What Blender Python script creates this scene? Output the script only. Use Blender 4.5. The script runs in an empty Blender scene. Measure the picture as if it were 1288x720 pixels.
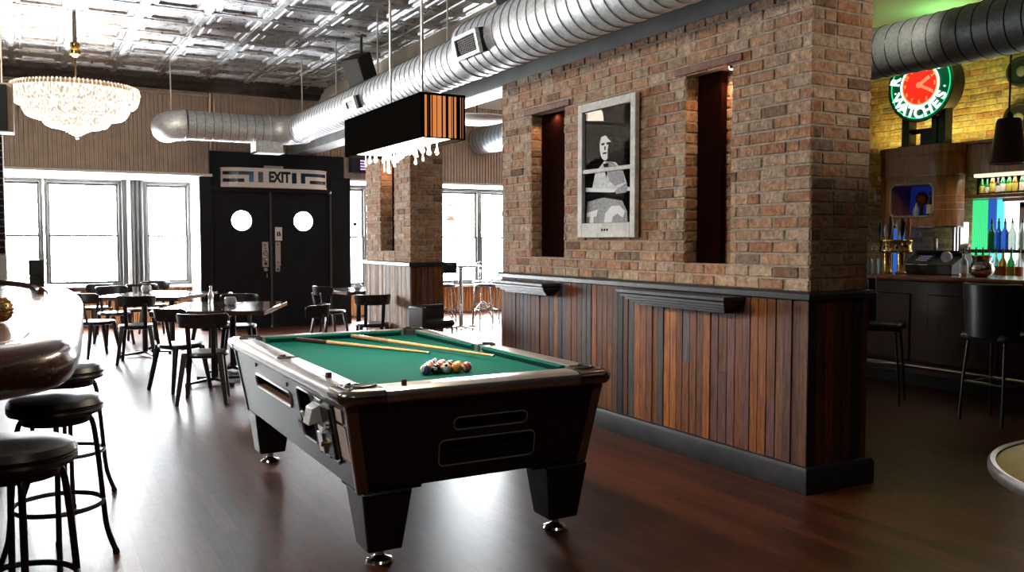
import bpy, bmesh, math, random
from mathutils import Vector, Matrix

scene = bpy.context.scene
COL = scene.collection
PI = math.pi
RND = random.Random(11)


def rad(a):
    return a * PI / 180


# ------------------------------------------------------------------ mesh builder
class MB:
    def __init__(s):
        s.v, s.f, s.c = [], [], []
        s.col = None

    def add(s, verts, faces):
        b = len(s.v)
        s.v += [tuple(p) for p in verts]
        for f in faces:
            s.f.append([i + b for i in f])
            s.c.append(s.col)
        return s

    def box(s, x0, x1, y0, y1, z0, z1):
        v = [(x0, y0, z0), (x1, y0, z0), (x1, y1, z0), (x0, y1, z0), (x0, y0, z1), (x1, y0, z1), (x1, y1, z1), (x0, y1, z1)]
        return s.add(v, [(0, 3, 2, 1), (4, 5, 6, 7), (0, 1, 5, 4), (1, 2, 6, 5), (2, 3, 7, 6), (3, 0, 4, 7)])

    def hexa(s, bot, top):
        n = len(bot)
        return s.add(list(bot) + list(top), [tuple(range(n))[::-1], tuple(range(n, 2 * n))] + [(i, (i + 1) % n, n + (i + 1) % n, n + i) for i in range(n)])

    def beam(s, p0, p1, w0, d0, w1=None, d1=None, up=(0, 1, 0)):
        p0, p1 = Vector(p0), Vector(p1)
        w1 = w0 if w1 is None else w1
        d1 = d0 if d1 is None else d1
        a = (p1 - p0).normalized()
        u = Vector(up)
        x = u.cross(a)
        if x.length < 1e-4:
            x = Vector((1, 0, 0)).cross(a)
        x.normalize()
        y = a.cross(x)
        r = lambda p, w, d: [p - x * w / 2 - y * d / 2, p + x * w / 2 - y * d / 2, p + x * w / 2 + y * d / 2, p - x * w / 2 + y * d / 2]
        return s.hexa(r(p0, w0, d0), r(p1, w1, d1))

    def tube(s, pts, r, n=10, closed=False, caps=True):
        pts = [Vector(p) for p in pts]
        m = len(pts)
        rr = r if isinstance(r, (list, tuple)) else [r] * m
        rings = []
        x = None
        for i, p in enumerate(pts):
            if closed:
                t = (pts[(i + 1) % m] - pts[i - 1]).normalized()
            else:
                t = (pts[min(i + 1, m - 1)] - pts[max(i - 1, 0)]).normalized()
            if x is None:
                h = Vector((0, 0, 1)) if abs(t.z) < .9 else Vector((1, 0, 0))
                x = (h - t * h.dot(t)).normalized()
            else:
                x = (x - t * x.dot(t)).normalized()
            y = t.cross(x)
            rings.append([p + (x * math.cos(2 * PI * k / n) + y * math.sin(2 * PI * k / n)) * rr[i] for k in range(n)])
        v = [q for ring in rings for q in ring]
        f = []
        for i in range(m if closed else m - 1):
            j = (i + 1) % m
            f += [(i * n + k, i * n + (k + 1) % n, j * n + (k + 1) % n, j * n + k) for k in range(n)]
        if caps and not closed:
            f += [tuple(range(n))[::-1], tuple(range((m - 1) * n, m * n))]
        return s.add(v, f)

    def lathe(s, prof, n=24, c=(0, 0, 0), M=None, flute=0, nf=0):
        v, f = [], []
        m = len(prof)
        for (r, z) in prof:
            for k in range(n):
                a = 2 * PI * k / n
                q = r * (1 + (flute * math.cos(nf * a) if nf else 0))
                p = Vector((q * math.cos(a), q * math.sin(a), z))
                if M is not None:
                    p = M @ p
                v.append((p.x + c[0], p.y + c[1], p.z + c[2]))
        for i in range(m - 1):
            f += [(i * n + k, i * n + (k + 1) % n, (i + 1) * n + (k + 1) % n, (i + 1) * n + k) for k in range(n)]
        if prof[0][0] > 1e-6:
            f.append(tuple(range(n))[::-1])
        if prof[-1][0] > 1e-6:
            f.append(tuple(range((m - 1) * n, m * n)))
        return s.add(v, f)

    def prism(s, poly, a, b, plane='xy'):
        if plane == 'xy':
            g = lambda p, t: (p[0], p[1], t)
        elif plane == 'xz':
            g = lambda p, t: (p[0], t, p[1])
        else:
            g = lambda p, t: (t, p[0], p[1])
        return s.hexa([g(p, a) for p in poly], [g(p, b) for p in poly])

    def sphere(s, c, r, n=20, m=12, sc=(1, 1, 1)):
        v = [(c[0], c[1], c[2] - r * sc[2])]
        for i in range(1, m):
            t = PI * i / m
            for k in range(n):
                a = 2 * PI * k / n
                v.append((c[0] + r * sc[0] * math.sin(t) * math.cos(a), c[1] + r * sc[1] * math.sin(t) * math.sin(a), c[2] - r * sc[2] * math.cos(t)))
        v.append((c[0], c[1], c[2] + r * sc[2]))
        f = [(0, 1 + (k + 1) % n, 1 + k) for k in range(n)]
        for i in range(m - 2):
            f += [(1 + i * n + k, 1 + i * n + (k + 1) % n, 1 + (i + 1) * n + (k + 1) % n, 1 + (i + 1) * n + k) for k in range(n)]
        l = len(v) - 1
        f += [(l, 1 + (m - 2) * n + k, 1 + (m - 2) * n + (k + 1) % n) for k in range(n)]
        return s.add(v, f)

    def ring(s, c, R, r, axis='z', n=32, k=8, a0=0, a1=2 * PI):
        full = abs(a1 - a0 - 2 * PI) < 1e-6
        pts = []
        cnt = n if full else n + 1
        for i in range(cnt):
            a = a0 + (a1 - a0) * i / n
            u, w = R * math.cos(a), R * math.sin(a)
            pts.append((c[0] + u, c[1] + w, c[2]) if axis == 'z' else (c[0] + u, c[1], c[2] + w) if axis == 'y' else (c[0], c[1] + u, c[2] + w))
        return s.tube(pts, r, k, closed=full)

    def sweep(s, prof, path, closed=False, capped=True):
        """prof: [(t outward to the right of the path, z)], path: [(x, y)]"""
        m, n = len(path), len(prof)
        P = [Vector(p) for p in path]
        v, f = [], []
        for i in range(m):
            if closed:
                d0, d1 = (P[i] - P[i - 1]).normalized(), (P[(i + 1) % m] - P[i]).normalized()
            else:
                d1 = (P[min(i + 1, m - 1)] - P[min(i, m - 2)]).normalized()
                d0 = (P[max(i, 1)] - P[max(i - 1, 0)]).normalized()
            n0, n1 = Vector((d0.y, -d0.x)), Vector((d1.y, -d1.x))
            b = (n0 + n1)
            b = b / max(.25, (1 + n0.dot(n1)))
            for (t, z) in prof:
                q = P[i] + b * t
                v.append((q.x, q.y, z))
        for i in range(m if closed else m - 1):
            j = (i + 1) % m
            f += [(i * n + k, j * n + k, j * n + (k + 1) % n, i * n + (k + 1) % n) for k in range(n)]
        if not closed and capped:
            f += [tuple(range(n)), tuple(range((m - 1) * n, m * n))[::-1]]
        return s.add(v, f)

    def mesh(s, name):
        me = bpy.data.meshes.new(name)
        me.from_pydata(s.v, [], s.f)
        if any(c is not None for c in s.c):
            at = me.color_attributes.new('col', 'FLOAT_COLOR', 'CORNER')
            for p, c in zip(me.polygons, s.c):
                c = c or (1, 1, 1)
                for l in p.loop_indices:
                    at.data[l].color = (c[0], c[1], c[2], 1)
        bm = bmesh.new()
        bm.from_mesh(me)
        bmesh.ops.recalc_face_normals(bm, faces=bm.faces)
        bm.to_mesh(me)
        bm.free()
        return me

    def build(s, name, mat, parent=None, bevel=0, smooth=True, angle=38, seg=2):
        me = s.mesh(name)
        o = bpy.data.objects.new(name, me)
        COL.objects.link(o)
        me.materials.append(mat)
        if smooth:
            for p in me.polygons:
                p.use_smooth = True
            me.set_sharp_from_angle(angle=rad(angle))
        if bevel:
            b = o.modifiers.new('edge', 'BEVEL')
            b.width, b.segments, b.limit_method, b.angle_limit = bevel, seg, 'ANGLE', rad(40)
        if parent is not None:
            o.parent = parent
        return o


def catmull(pts, k=6):
    out = []
    n = len(pts)
    for i in range(n - 1):
        p0, p1, p2, p3 = [Vector(pts[max(0, min(n - 1, j))]) for j in (i - 1, i, i + 1, i + 2)]
        for q in range(k):
            t = q / k
            out.append(.5 * ((2 * p1) + (p2 - p0) * t + (2 * p0 - 5 * p1 + 4 * p2 - p3) * t * t + (3 * p1 - p0 - 3 * p2 + p3) * t ** 3))
    out.append(Vector(pts[-1]))
    return out


def tag(o, label=None, cat=None, group=None, kind=None):
    if label:
        o['label'] = label
    if cat:
        o['category'] = cat
    if group:
        o['group'] = group
    if kind:
        o['kind'] = kind
    return o


def thing(name, label, cat, loc=(0, 0, 0), rz=0, group=None):
    o = bpy.data.objects.new(name, None)
    o.empty_display_size = .1
    COL.objects.link(o)
    o.location = loc
    o.rotation_euler = (0, 0, rad(rz))
    return tag(o, label, cat, group)


def structure(o):
    o['kind'] = 'structure'
    return o


def dup(root, loc, rz, label, group=None):
    c = root.copy()
    COL.objects.link(c)
    c.location = loc
    c.rotation_euler = (0, 0, rad(rz))
    c['label'] = label
    if group:
        c['group'] = group
    for ch in list(root.children):
        d = ch.copy()
        COL.objects.link(d)
        d.parent = c
        for g in list(ch.children):
            e = g.copy()
            COL.objects.link(e)
            e.parent = d
    return c


def cut(o, cutters):
    """boolean-subtract MB cutters from object o (same local frame), result kept as plain mesh"""
    tmp = []
    for mb in cutters:
        c = bpy.data.objects.new('cutter', mb.mesh('cutter'))
        COL.objects.link(c)
        c.parent = o.parent
        tmp.append(c)
        m = o.modifiers.new('cut', 'BOOLEAN')
        m.operation, m.solver, m.object = 'DIFFERENCE', 'EXACT', c
    bpy.context.view_layer.update()
    dg = bpy.context.evaluated_depsgraph_get()
    me = bpy.data.meshes.new_from_object(o.evaluated_get(dg))
    o.modifiers.clear()
    o.data = me
    for c in tmp:
        bpy.data.objects.remove(c)
    return o


def text(name, s, size, mat, parent, M, extrude=.002, bold=0, sx=1):
    cu = bpy.data.curves.new(name, 'FONT')
    cu.body, cu.size, cu.extrude, cu.offset = s, size, extrude, bold
    cu.align_x, cu.align_y = 'CENTER', 'CENTER'
    t = bpy.data.objects.new('tmp_text', cu)
    COL.objects.link(t)
    bpy.context.view_layer.update()
    me = bpy.data.meshes.new_from_object(t.evaluated_get(bpy.context.evaluated_depsgraph_get()))
    bpy.data.objects.remove(t)
    me.name = name
    me.transform(M @ Matrix.Diagonal((sx, 1, 1, 1)))
    me.materials.clear()
    me.materials.append(mat)
    o = bpy.data.objects.new(name, me)
    COL.objects.link(o)
    o.parent = parent
    return o


FRONT = Matrix.Rotation(PI / 2, 4, 'X')          # lettering that faces local -y


def at(x, y, z):
    return Matrix.Translation((x, y, z))


# ------------------------------------------------------------------ materials
def nd(nt, t, **kw):
    n = nt.nodes.new(t)
    for k, v in kw.items():
        if k in n.inputs:
            n.inputs[k].default_value = v
        else:
            setattr(n, k, v)
    return n


def newmat(name):
    m = bpy.data.materials.new(name)
    m.use_nodes = True
    nt = m.node_tree
    return m, nt, nt.nodes['Principled BSDF'], nt.nodes['Material Output']


def c4(c):
    return (c[0], c[1], c[2], 1)


def mat(name, color, rough=.5, metal=0, var=0, vscale=8, bump=0, bscale=60, spec=.5, coat=0, stretch=(1, 1, 1), color2=None, rvar=0, emit=None, estr=0, alpha=1, trans=0, ior=1.45):
    m, nt, b, out = newmat(name)
    b.inputs['Base Color'].default_value = c4(color)
    b.inputs['Roughness'].default_value = rough
    b.inputs['Metallic'].default_value = metal
    b.inputs['Specular IOR Level'].default_value = spec
    b.inputs['Coat Weight'].default_value = coat
    b.inputs['Coat Roughness'].default_value = .08
    b.inputs['Transmission Weight'].default_value = trans
    b.inputs['IOR'].default_value = ior
    if emit:
        b.inputs['Emission Color'].default_value = c4(emit)
        b.inputs['Emission Strength'].default_value = estr
    tc = nd(nt, 'ShaderNodeTexCoord')
    mp = nd(nt, 'ShaderNodeMapping')
    mp.inputs['Scale'].default_value = stretch
    nt.links.new(tc.outputs['Object'], mp.inputs['Vector'])
    if var or color2:
        n = nd(nt, 'ShaderNodeTexNoise', Scale=vscale, Detail=6.0, Roughness=.6)
        nt.links.new(mp.outputs[0], n.inputs['Vector'])
        r = nd(nt, 'ShaderNodeValToRGB')
        r.color_ramp.elements[0].position, r.color_ramp.elements[1].position = .32, .68
        lo = color2 if color2 else [x * (1 - var) for x in color]
        hi = color if color2 else [min(1, x * (1 + var)) for x in color]
        r.color_ramp.elements[0].color, r.color_ramp.elements[1].color = c4(lo), c4(hi)
        nt.links.new(n.outputs['Fac'], r.inputs['Fac'])
        nt.links.new(r.outputs[0], b.inputs['Base Color'])
        if rvar:
            mr = nd(nt, 'ShaderNodeMapRange')
            mr.inputs['To Min'].default_value, mr.inputs['To Max'].default_value = max(.02, rough - rvar), rough + rvar
            nt.links.new(n.outputs['Fac'], mr.inputs['Value'])
            nt.links.new(mr.outputs[0], b.inputs['Roughness'])
    if bump:
        n = nd(nt, 'ShaderNodeTexNoise', Scale=bscale, Detail=5.0)
        nt.links.new(mp.outputs[0], n.inputs['Vector'])
        bp = nd(nt, 'ShaderNodeBump', Strength=bump, Distance=.01)
        nt.links.new(n.outputs['Fac'], bp.inputs['Height'])
        nt.links.new(bp.outputs[0], b.inputs['Normal'])
    return m


def colmat(name, rough=.8, nscale=30, namt=.45, bump=.5, bscale=90, spec=.3, stretch=(1, 1, 1), rvar=0.0):
    """uses each brick's / board's own colour (attribute col), mottled by noise"""
    m, nt, b, out = newmat(name)
    a = nd(nt, 'ShaderNodeAttribute', attribute_name='col')
    tc = nd(nt, 'ShaderNodeTexCoord')
    mp = nd(nt, 'ShaderNodeMapping')
    mp.inputs['Scale'].default_value = stretch
    nt.links.new(tc.outputs['Object'], mp.inputs['Vector'])
    n = nd(nt, 'ShaderNodeTexNoise', Scale=nscale, Detail=8.0, Roughness=.65)
    nt.links.new(mp.outputs[0], n.inputs['Vector'])
    r = nd(nt, 'ShaderNodeMapRange')
    r.inputs['From Min'].default_value, r.inputs['From Max'].default_value = .3, .7
    r.inputs['To Min'].default_value, r.inputs['To Max'].default_value = 1 - namt, 1 + namt
    nt.links.new(n.outputs['Fac'], r.inputs['Value'])
    mx = nd(nt, 'ShaderNodeVectorMath', operation='SCALE')
    nt.links.new(a.outputs['Color'], mx.inputs[0])
    nt.links.new(r.outputs[0], mx.inputs['Scale'])
    nt.links.new(mx.outputs[0], b.inputs['Base Color'])
    b.inputs['Roughness'].default_value = rough
    b.inputs['Specular IOR Level'].default_value = spec
    n2 = nd(nt, 'ShaderNodeTexNoise', Scale=bscale, Detail=6.0)
    nt.links.new(mp.outputs[0], n2.inputs['Vector'])
    bp = nd(nt, 'ShaderNodeBump', Strength=bump, Distance=.01)
    nt.links.new(n2.outputs['Fac'], bp.inputs['Height'])
    nt.links.new(bp.outputs[0], b.inputs['Normal'])
    return m


def glassmat(name, tint=(1, 1, 1), gloss=.08):
    m, nt, b, out = newmat(name)
    nt.nodes.remove(b)
    t = nd(nt, 'ShaderNodeBsdfTransparent', Color=c4(tint))
    g = nd(nt, 'ShaderNodeBsdfGlossy', Roughness=.02)
    mx = nd(nt, 'ShaderNodeMixShader', Fac=gloss)
    nt.links.new(t.outputs[0], mx.inputs[1])
    nt.links.new(g.outputs[0], mx.inputs[2])
    nt.links.new(mx.outputs[0], out.inputs['Surface'])
    return m


def emitmat(name, color, s):
    return mat(name, (.6, .6, .6), .4, emit=color, estr=s)


def floormat():
    m, nt, b, out = newmat('oak floor boards')
    tc = nd(nt, 'ShaderNodeTexCoord')
    mp = nd(nt, 'ShaderNodeMapping')
    mp.inputs['Rotation'].default_value = (0, 0, PI / 2)
    nt.links.new(tc.outputs['Object'], mp.inputs['Vector'])
    br = nd(nt, 'ShaderNodeTexBrick')
    for k, v in {'Color1': (.100, .029, .012, 1), 'Color2': (.050, .015, .007, 1), 'Mortar': (.012, .006, .004, 1), 'Scale': 1.0, 'Mortar Size': .0022, 'Mortar Smooth': .3, 'Bias': 0.0, 'Brick Width': 1.35, 'Row Height': .083}.items():
        br.inputs[k].default_value = v
    br.offset = .37
    nt.links.new(mp.outputs[0], br.inputs['Vector'])
    mp2 = nd(nt, 'ShaderNodeMapping')
    mp2.inputs['Scale'].default_value = (14, 1.1, 1)
    nt.links.new(tc.outputs['Object'], mp2.inputs['Vector'])
    n = nd(nt, 'ShaderNodeTexNoise', Scale=5.0, Detail=8.0, Roughness=.65)
    nt.links.new(mp2.outputs[0], n.inputs['Vector'])
    r = nd(nt, 'ShaderNodeMapRange')
    r.inputs['From Min'].default_value, r.inputs['From Max'].default_value = .3, .7
    r.inputs['To Min'].default_value, r.inputs['To Max'].default_value = .55, 1.5
    nt.links.new(n.outputs['Fac'], r.inputs['Value'])
    mx = nd(nt, 'ShaderNodeVectorMath', operation='SCALE')
    nt.links.new(br.outputs['Color'], mx.inputs[0])
    nt.links.new(r.outputs[0], mx.inputs['Scale'])
    nt.links.new(mx.outputs[0], b.inputs['Base Color'])
    n3 = nd(nt, 'ShaderNodeTexNoise', Scale=14.0, Detail=6.0, Roughness=.7)
    nt.links.new(tc.outputs['Object'], n3.inputs['Vector'])
    rr = nd(nt, 'ShaderNodeMapRange')
    rr.inputs['From Min'].default_value, rr.inputs['From Max'].default_value = .3, .7
    rr.inputs['To Min'].default_value, rr.inputs['To Max'].default_value = .34, .40
    nt.links.new(n3.outputs['Fac'], rr.inputs['Value'])
    nt.links.new(rr.outputs[0], b.inputs['Roughness'])
    b.inputs['Specular IOR Level'].default_value = .38
    inv = nd(nt, 'ShaderNodeMath', operation='SUBTRACT')
    inv.inputs[0].default_value = 1
    nt.links.new(br.outputs['Fac'], inv.inputs[1])
    ad = nd(nt, 'ShaderNodeMath', operation='MULTIPLY_ADD')
    nt.links.new(n.outputs['Fac'], ad.inputs[0])
    ad.inputs[1].default_value = .25
    nt.links.new(inv.outputs[0], ad.inputs[2])
    bp = nd(nt, 'ShaderNodeBump', Strength=.12, Distance=.002)
    nt.links.new(ad.outputs[0], bp.inputs['Height'])
    nt.links.new(bp.outputs[0], b.inputs['Normal'])
    return m


def galvmat(name, col=(.78, .79, .80), rough=.48):
    m, nt, b, out = newmat(name)
    tc = nd(nt, 'ShaderNodeTexCoord')
    v = nd(nt, 'ShaderNodeTexVoronoi', Scale=45.0)
    nt.links.new(tc.outputs['Object'], v.inputs['Vector'])
    r = nd(nt, 'ShaderNodeMapRange')
    r.inputs['To Min'].default_value, r.inputs['To Max'].default_value = .82, 1.12
    sp = nd(nt, 'ShaderNodeSeparateColor')
    nt.links.new(v.outputs['Color'], sp.inputs[0])
    nt.links.new(sp.outputs[0], r.inputs['Value'])
    mx = nd(nt, 'ShaderNodeVectorMath', operation='SCALE')
    mx.inputs[0].default_value = col
    nt.links.new(r.outputs[0], mx.inputs['Scale'])
    nt.links.new(mx.outputs[0], b.inputs['Base Color'])
    b.inputs['Metallic'].default_value = .6
    b.inputs['Roughness'].default_value = rough
    return m


M = {}
M['brick'] = colmat('reclaimed brick', .85, 22, .5, 1.0, 55, .2)
M['mortar'] = mat('mortar', (.40, .345, .29), .95, var=.3, vscale=25, bump=.6, bscale=120)
M['board'] = colmat('reclaimed boards', .6, 9, .65, .35, 40, .22, stretch=(6, 6, .6))
M['boardback'] = mat('gap black', (.008, .007, .006), .9)
M['blacktrim'] = mat('black painted trim', (.022, .024, .028), .38, var=.4, vscale=6, bump=.15, bscale=30, spec=.5)
M['floor'] = floormat()
M['tin'] = mat('pressed tin', (.55, .56, .57), .30, .95, var=.4, vscale=9, bump=1.0, bscale=38, rvar=.1)
M['bead'] = mat('taupe beadboard', (.50, .385, .30), .55, var=.12, vscale=6, spec=.4)
M['beadwood'] = mat('orange beadboard', (.50, .24, .09), .5, var=.25, vscale=5, stretch=(6, 6, .5))
M['white'] = mat('white paint', (.78, .77, .74), .5, var=.04)
M['beige'] = mat('beige wall paint', (.50, .46, .39), .8, var=.06, vscale=3)
M['beamgrey'] = mat('grey beam paint', (.16, .16, .155), .5, var=.2, vscale=4)
M['winframe'] = mat('grey window paint', (.06, .058, .055), .45, var=.1)
M['darkframe'] = mat('dark curtain column paint', (.06, .06, .06), .4, var=.2)
M['glass'] = glassmat('window glass', (1, 1, 1), .05)
M['doorblack'] = mat('black door paint', (.007, .007, .008), .5, var=.3, vscale=4, spec=.25)
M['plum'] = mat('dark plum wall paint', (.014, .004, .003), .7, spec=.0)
M['galv'] = galvmat('galvanised duct', (.76, .79, .82))
M['galvdark'] = galvmat('slate painted duct', (.36, .43, .48), .45)
M['seam'] = mat('duct seam', (.30, .31, .32), .5, .6)
M['black'] = mat('black plastic', (.012, .012, .013), .4)
M['matteblack'] = mat('matte black', (.010, .010, .010), .75)
M['chairwood'] = mat('black stained wood', (.016, .014, .013), .3, var=.3, vscale=8, spec=.5)
M['vinyl'] = mat('black vinyl', (.014, .014, .014), .32, bump=.1, bscale=150)
M['blackmetal'] = mat('black steel tube', (.012, .012, .012), .3, .0, spec=.6)
M['chrome'] = mat('chrome', (.75, .75, .75), .12, 1)
M['steel'] = mat('brushed steel', (.55, .55, .55), .3, 1, var=.15, vscale=20)
M['railmetal'] = mat('anodised rail metal', (.52, .49, .46), .28, .9, var=.1, vscale=10)
M['trimgrey'] = mat('grey trim bead', (.34, .34, .34), .5, .2)
M['casting'] = mat('dark cast corner metal', (.23, .20, .18), .2, .95, var=.15)
M['laminate'] = mat('black cabinet laminate', (.010, .010, .012), .30, var=.2, vscale=30, spec=.5)
M['cornerwood'] = mat('brown corner trim', (.16, .075, .045), .4, var=.15, spec=.5)
M['cloth'] = mat('green pool cloth', (.0, .088, .066), .95, var=.08, vscale=60, bump=.15, bscale=400, spec=.15)
M['darkwood'] = mat('dark varnished wood', (.075, .028, .014), .22, var=.45, vscale=6, stretch=(8, 1, 8), spec=.5, coat=.4)
M['bartop'] = mat('bar top varnish', (.10, .045, .025), .24, var=.4, vscale=5, stretch=(8, 1, 8), spec=.4, coat=.1)
M['redbar'] = mat('red mahogany bar top', (.22, .05, .022), .22, var=.35, vscale=6, stretch=(6, 1, 6), coat=.4)
M['barred'] = mat('mahogany bar edge', (.055, .017, .010), .22, var=.35, vscale=6, stretch=(6, 1, 6), coat=.4)
M['tabletop'] = mat('dark table wood', (.05, .022, .013), .14, var=.35, vscale=7, stretch=(8, 1, 8), coat=.5)
M['walnut'] = mat('walnut veneer', (.33, .125, .048), .3, var=.4, vscale=7, stretch=(4, 4, .5), coat=.3)
M['walnutdark'] = mat('dark walnut lacquer', (.03, .010, .006), .25, var=.3, vscale=7, coat=.5)
M['ivory'] = mat('ivory', (.85, .80, .68), .15, coat=.5)
M['maple'] = mat('maple cue', (.60, .36, .15), .3, var=.12, vscale=30)
M['cuedark'] = mat('dark cue butt', (.06, .02, .012), .25, coat=.5)
M['chalk'] = mat('chalk blue', (.02, .05, .10), .9)
M['chalkwrap'] = mat('chalk paper', (.10, .025, .025), .6)
M['signwhite'] = mat('cream sign enamel', (.92, .84, .76), .35)
M['signblue'] = mat('blue black sign glass', (.012, .03, .05), .15)
M['signteal'] = mat('blue sign glass', (.01, .12, .22), .15)
M['plate'] = mat('tarnished plate metal', (.50, .42, .38), .35, .4)
M['paper'] = mat('white paper', (.80, .79, .75), .7)
M['paperpink'] = mat('faded notice paper', (.55, .44, .42), .7, var=.15, vscale=40)
M['distress'] = mat('distressed white paint', (.62, .60, .56), .6, var=.22, vscale=14, bump=.2)
M['printblack'] = mat('print black', (.004, .004, .004), .7, spec=0)
M['printgrey'] = mat('print grey', (.22, .215, .22), .6, var=.6, vscale=70)
M['printwhite'] = mat('print white', (.80, .80, .80), .6)
M['printskin'] = mat('print light grey', (.62, .62, .61), .6, var=.25, vscale=30)
M['picglass'] = glassmat('picture glass', (1, 1, 1), .022)
M['shadeblack'] = mat('black string shade', (.005, .0045, .004), .9, spec=0, bump=.3, bscale=60, stretch=(6, 6, .1))
M['brass'] = mat('brass', (.62, .40, .12), .22, 1, var=.15, vscale=12)
M['crystal'] = mat('crystal drop', (.95, .95, .95), .05, trans=.75, ior=1.5, emit=(1, .95, .88), estr=.12)
M['chand'] = mat('lit chandelier crystal', (.9, .86, .78), .12, emit=(1, .86, .68), estr=.75)
def chandmat():
    m, nt, b, out = newmat('lit chandelier crystal')
    tc = nd(nt, 'ShaderNodeTexCoord')
    mp = nd(nt, 'ShaderNodeMapping')
    mp.inputs['Scale'].default_value = (1, 1, .35)
    nt.links.new(tc.outputs['Object'], mp.inputs['Vector'])
    v = nd(nt, 'ShaderNodeTexVoronoi', Scale=55.0)
    nt.links.new(mp.outputs[0], v.inputs['Vector'])
    r = nd(nt, 'ShaderNodeMapRange')
    r.inputs['From Min'].default_value, r.inputs['From Max'].default_value = .25, .75
    r.inputs['To Min'].default_value, r.inputs['To Max'].default_value = 1.25, .30
    nt.links.new(v.outputs['Distance'], r.inputs['Value'])
    b.inputs['Base Color'].default_value = (.75, .68, .58, 1)
    b.inputs['Roughness'].default_value = .15
    b.inputs['Emission Color'].default_value = (1, .86, .70, 1)
    nt.links.new(r.outputs[0], b.inputs['Emission Strength'])
    return m


M['chand'] = chandmat()
M['chandgold'] = mat('chandelier brass rim', (.75, .50, .28), .3, .8, emit=(1, .72, .45), estr=.15)
M['warmdiff'] = emitmat('warm lamp diffuser', (1, .80, .55), 6)
M['green_glow'] = mat('backlit green fluted glass', (.0, .35, .12), .15, emit=(.08, .9, .32), estr=.55)
M['blue_glow'] = mat('backlit blue glass', (.02, .10, .5), .15, emit=(.05, .2, .9), estr=.35)
M['cyan_glow'] = mat('backlit cyan glass', (.02, .3, .5), .15, emit=(.12, .75, .8), estr=.8)
M['mirror_glow'] = mat('mirror with window glow', (.8, .8, .8), .3, emit=(.95, 1, .97), estr=2.0)  # mirror panes, their reflection of the front windows put in as emission
M['red_glow'] = mat('red lit dial', (.5, .02, .01), .3, emit=(1, .03, .015), estr=.6)
M['hand_glow'] = mat('lit clock hand', (.8, .3, .2), .3, emit=(1, .16, .09), estr=.9)
M['num_glow'] = mat('lit numeral', (.8, .4, .2), .3, emit=(1, .22, .06), estr=1.0)
M['neon'] = emitmat('green white neon', (.62, 1, .80), 1.5)
M['neonring'] = emitmat('white neon ring', (.75, 1, .88), 1.1)
M['clockblack'] = mat('clock enamel with neon glow', (.004, .05, .025), .2, emit=(0, .25, .10), estr=.12)  # green glow of the neon put into the enamel as colour and emission
M['maroon'] = mat('maroon shade metal', (.035, .010, .012), .35)
M['mosaic'] = mat('gold mosaic glass', (.30, .20, .11), .25, .5, var=.5, vscale=40)
M['clearglass'] = mat('pressed clear glass', (.8, .8, .8), .12, trans=.6)
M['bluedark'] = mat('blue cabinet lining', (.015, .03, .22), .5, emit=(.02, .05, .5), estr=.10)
M['tableyellow'] = mat('golden table laminate', (.30, .20, .045), .35, var=.15, vscale=12)
M['ceilwhite'] = mat('white ceiling paint', (.75, .75, .72), .7)
M['wallplain'] = mat('brown wall paint', (.16, .12, .095), .8)
M['walldark'] = mat('dark left wall paint', (.012, .010, .011), .9, var=.3, vscale=3, spec=.1)

# ------------------------------------------------------------------ brick and board faces
BRICKS = [(.45, .275, .175), (.43, .235, .14), (.47, .31, .205), (.41, .235, .145), (.46, .325, .225), (.40, .20, .115), (.49, .36, .26), (.43, .29, .20), (.44, .26, .165)]
DARKB = [(.030, .024, .030), (.04, .03, .04), (.025, .02, .026)]
YELB = [(.46, .33, .12), (.50, .36, .15), (.42, .28, .10), (.48, .36, .18), (.40, .21, .09), (.52, .40, .2)]


def bricks(mb, o, u, nrm, u0, u1, z0, z1, holes=(), pal=BRICKS, seed=1, L=.205, H=.0755, odd=0, rnd_dark=.05):
    """face bricks proud of the mortar plane at o + u*U + z; holes = [(ua, ub, za, zb)]"""
    rr = random.Random(seed)
    o, u, nrm = Vector(o), Vector(u), Vector(nrm)
    row = 0
    z = z0
    while z < z1 - .02:
        zt = min(z + H - .011, z1)
        x = u0 - (L / 2 if (row + odd) % 2 else 0) - .002
        while x < u1:
            ln = L * rr.choice((1, 1, 1, 1, .96, 1.03)) if rr.random() > .1 else L * .5
            a, b = max(x, u0), min(x + ln - .011, u1)
            x += ln
            segs = [(a, b)]
            zc = (z + zt) / 2
            for (ha, hb, za, zb) in holes:
                if za < zc < zb:
                    ns = []
                    for (p, q) in segs:
                        if q <= ha or p >= hb:
                            ns.append((p, q))
                        else:
                            if p < ha:
                                ns.append((p, ha))
                            if q > hb:
                                ns.append((hb, q))
                    segs = ns
            col = list(rr.choice(pal))
            k = rr.uniform(.86, 1.12)
            if rr.random() < rnd_dark:
                k *= .55
            mb.col = [c * k for c in col]
            for (p, q) in segs:
                if q - p < .025:
                    continue
                d = rr.uniform(.004, .011)
                e = .006
                j = [rr.uniform(-.0045, .0045) for _ in range(8)]
                base = [(p, z), (q, z), (q, zt), (p, zt)]
                top = [(p + e + j[0], z + e + j[1]), (q - e + j[2], z + e + j[3]), (q - e + j[4], zt - e + j[5]), (p + e + j[6], zt - e + j[7])]
                B = [o + u * s + Vector((0, 0, t)) for s, t in base]
                T = [o + u * s + Vector((0, 0, t)) + nrm * (d + rr.uniform(-.002, .002)) for s, t in top]
                mb.add(B + T, [(4, 5, 6, 7)] + [(i, (i + 1) % 4, 4 + (i + 1) % 4, 4 + i) for i in range(4)])
        z += H
        row += 1
    mb.col = None


BOARDS = [(.09, .036, .014), (.20, .066, .016), (.13, .048, .016), (.07, .064, .066), (.06, .030, .018), (.12, .052, .045), (.24, .082, .018), (.16, .056, .018), (.10, .045, .038), (.025, .024, .026), (.14, .065, .032), (.11, .040, .014)]


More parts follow.
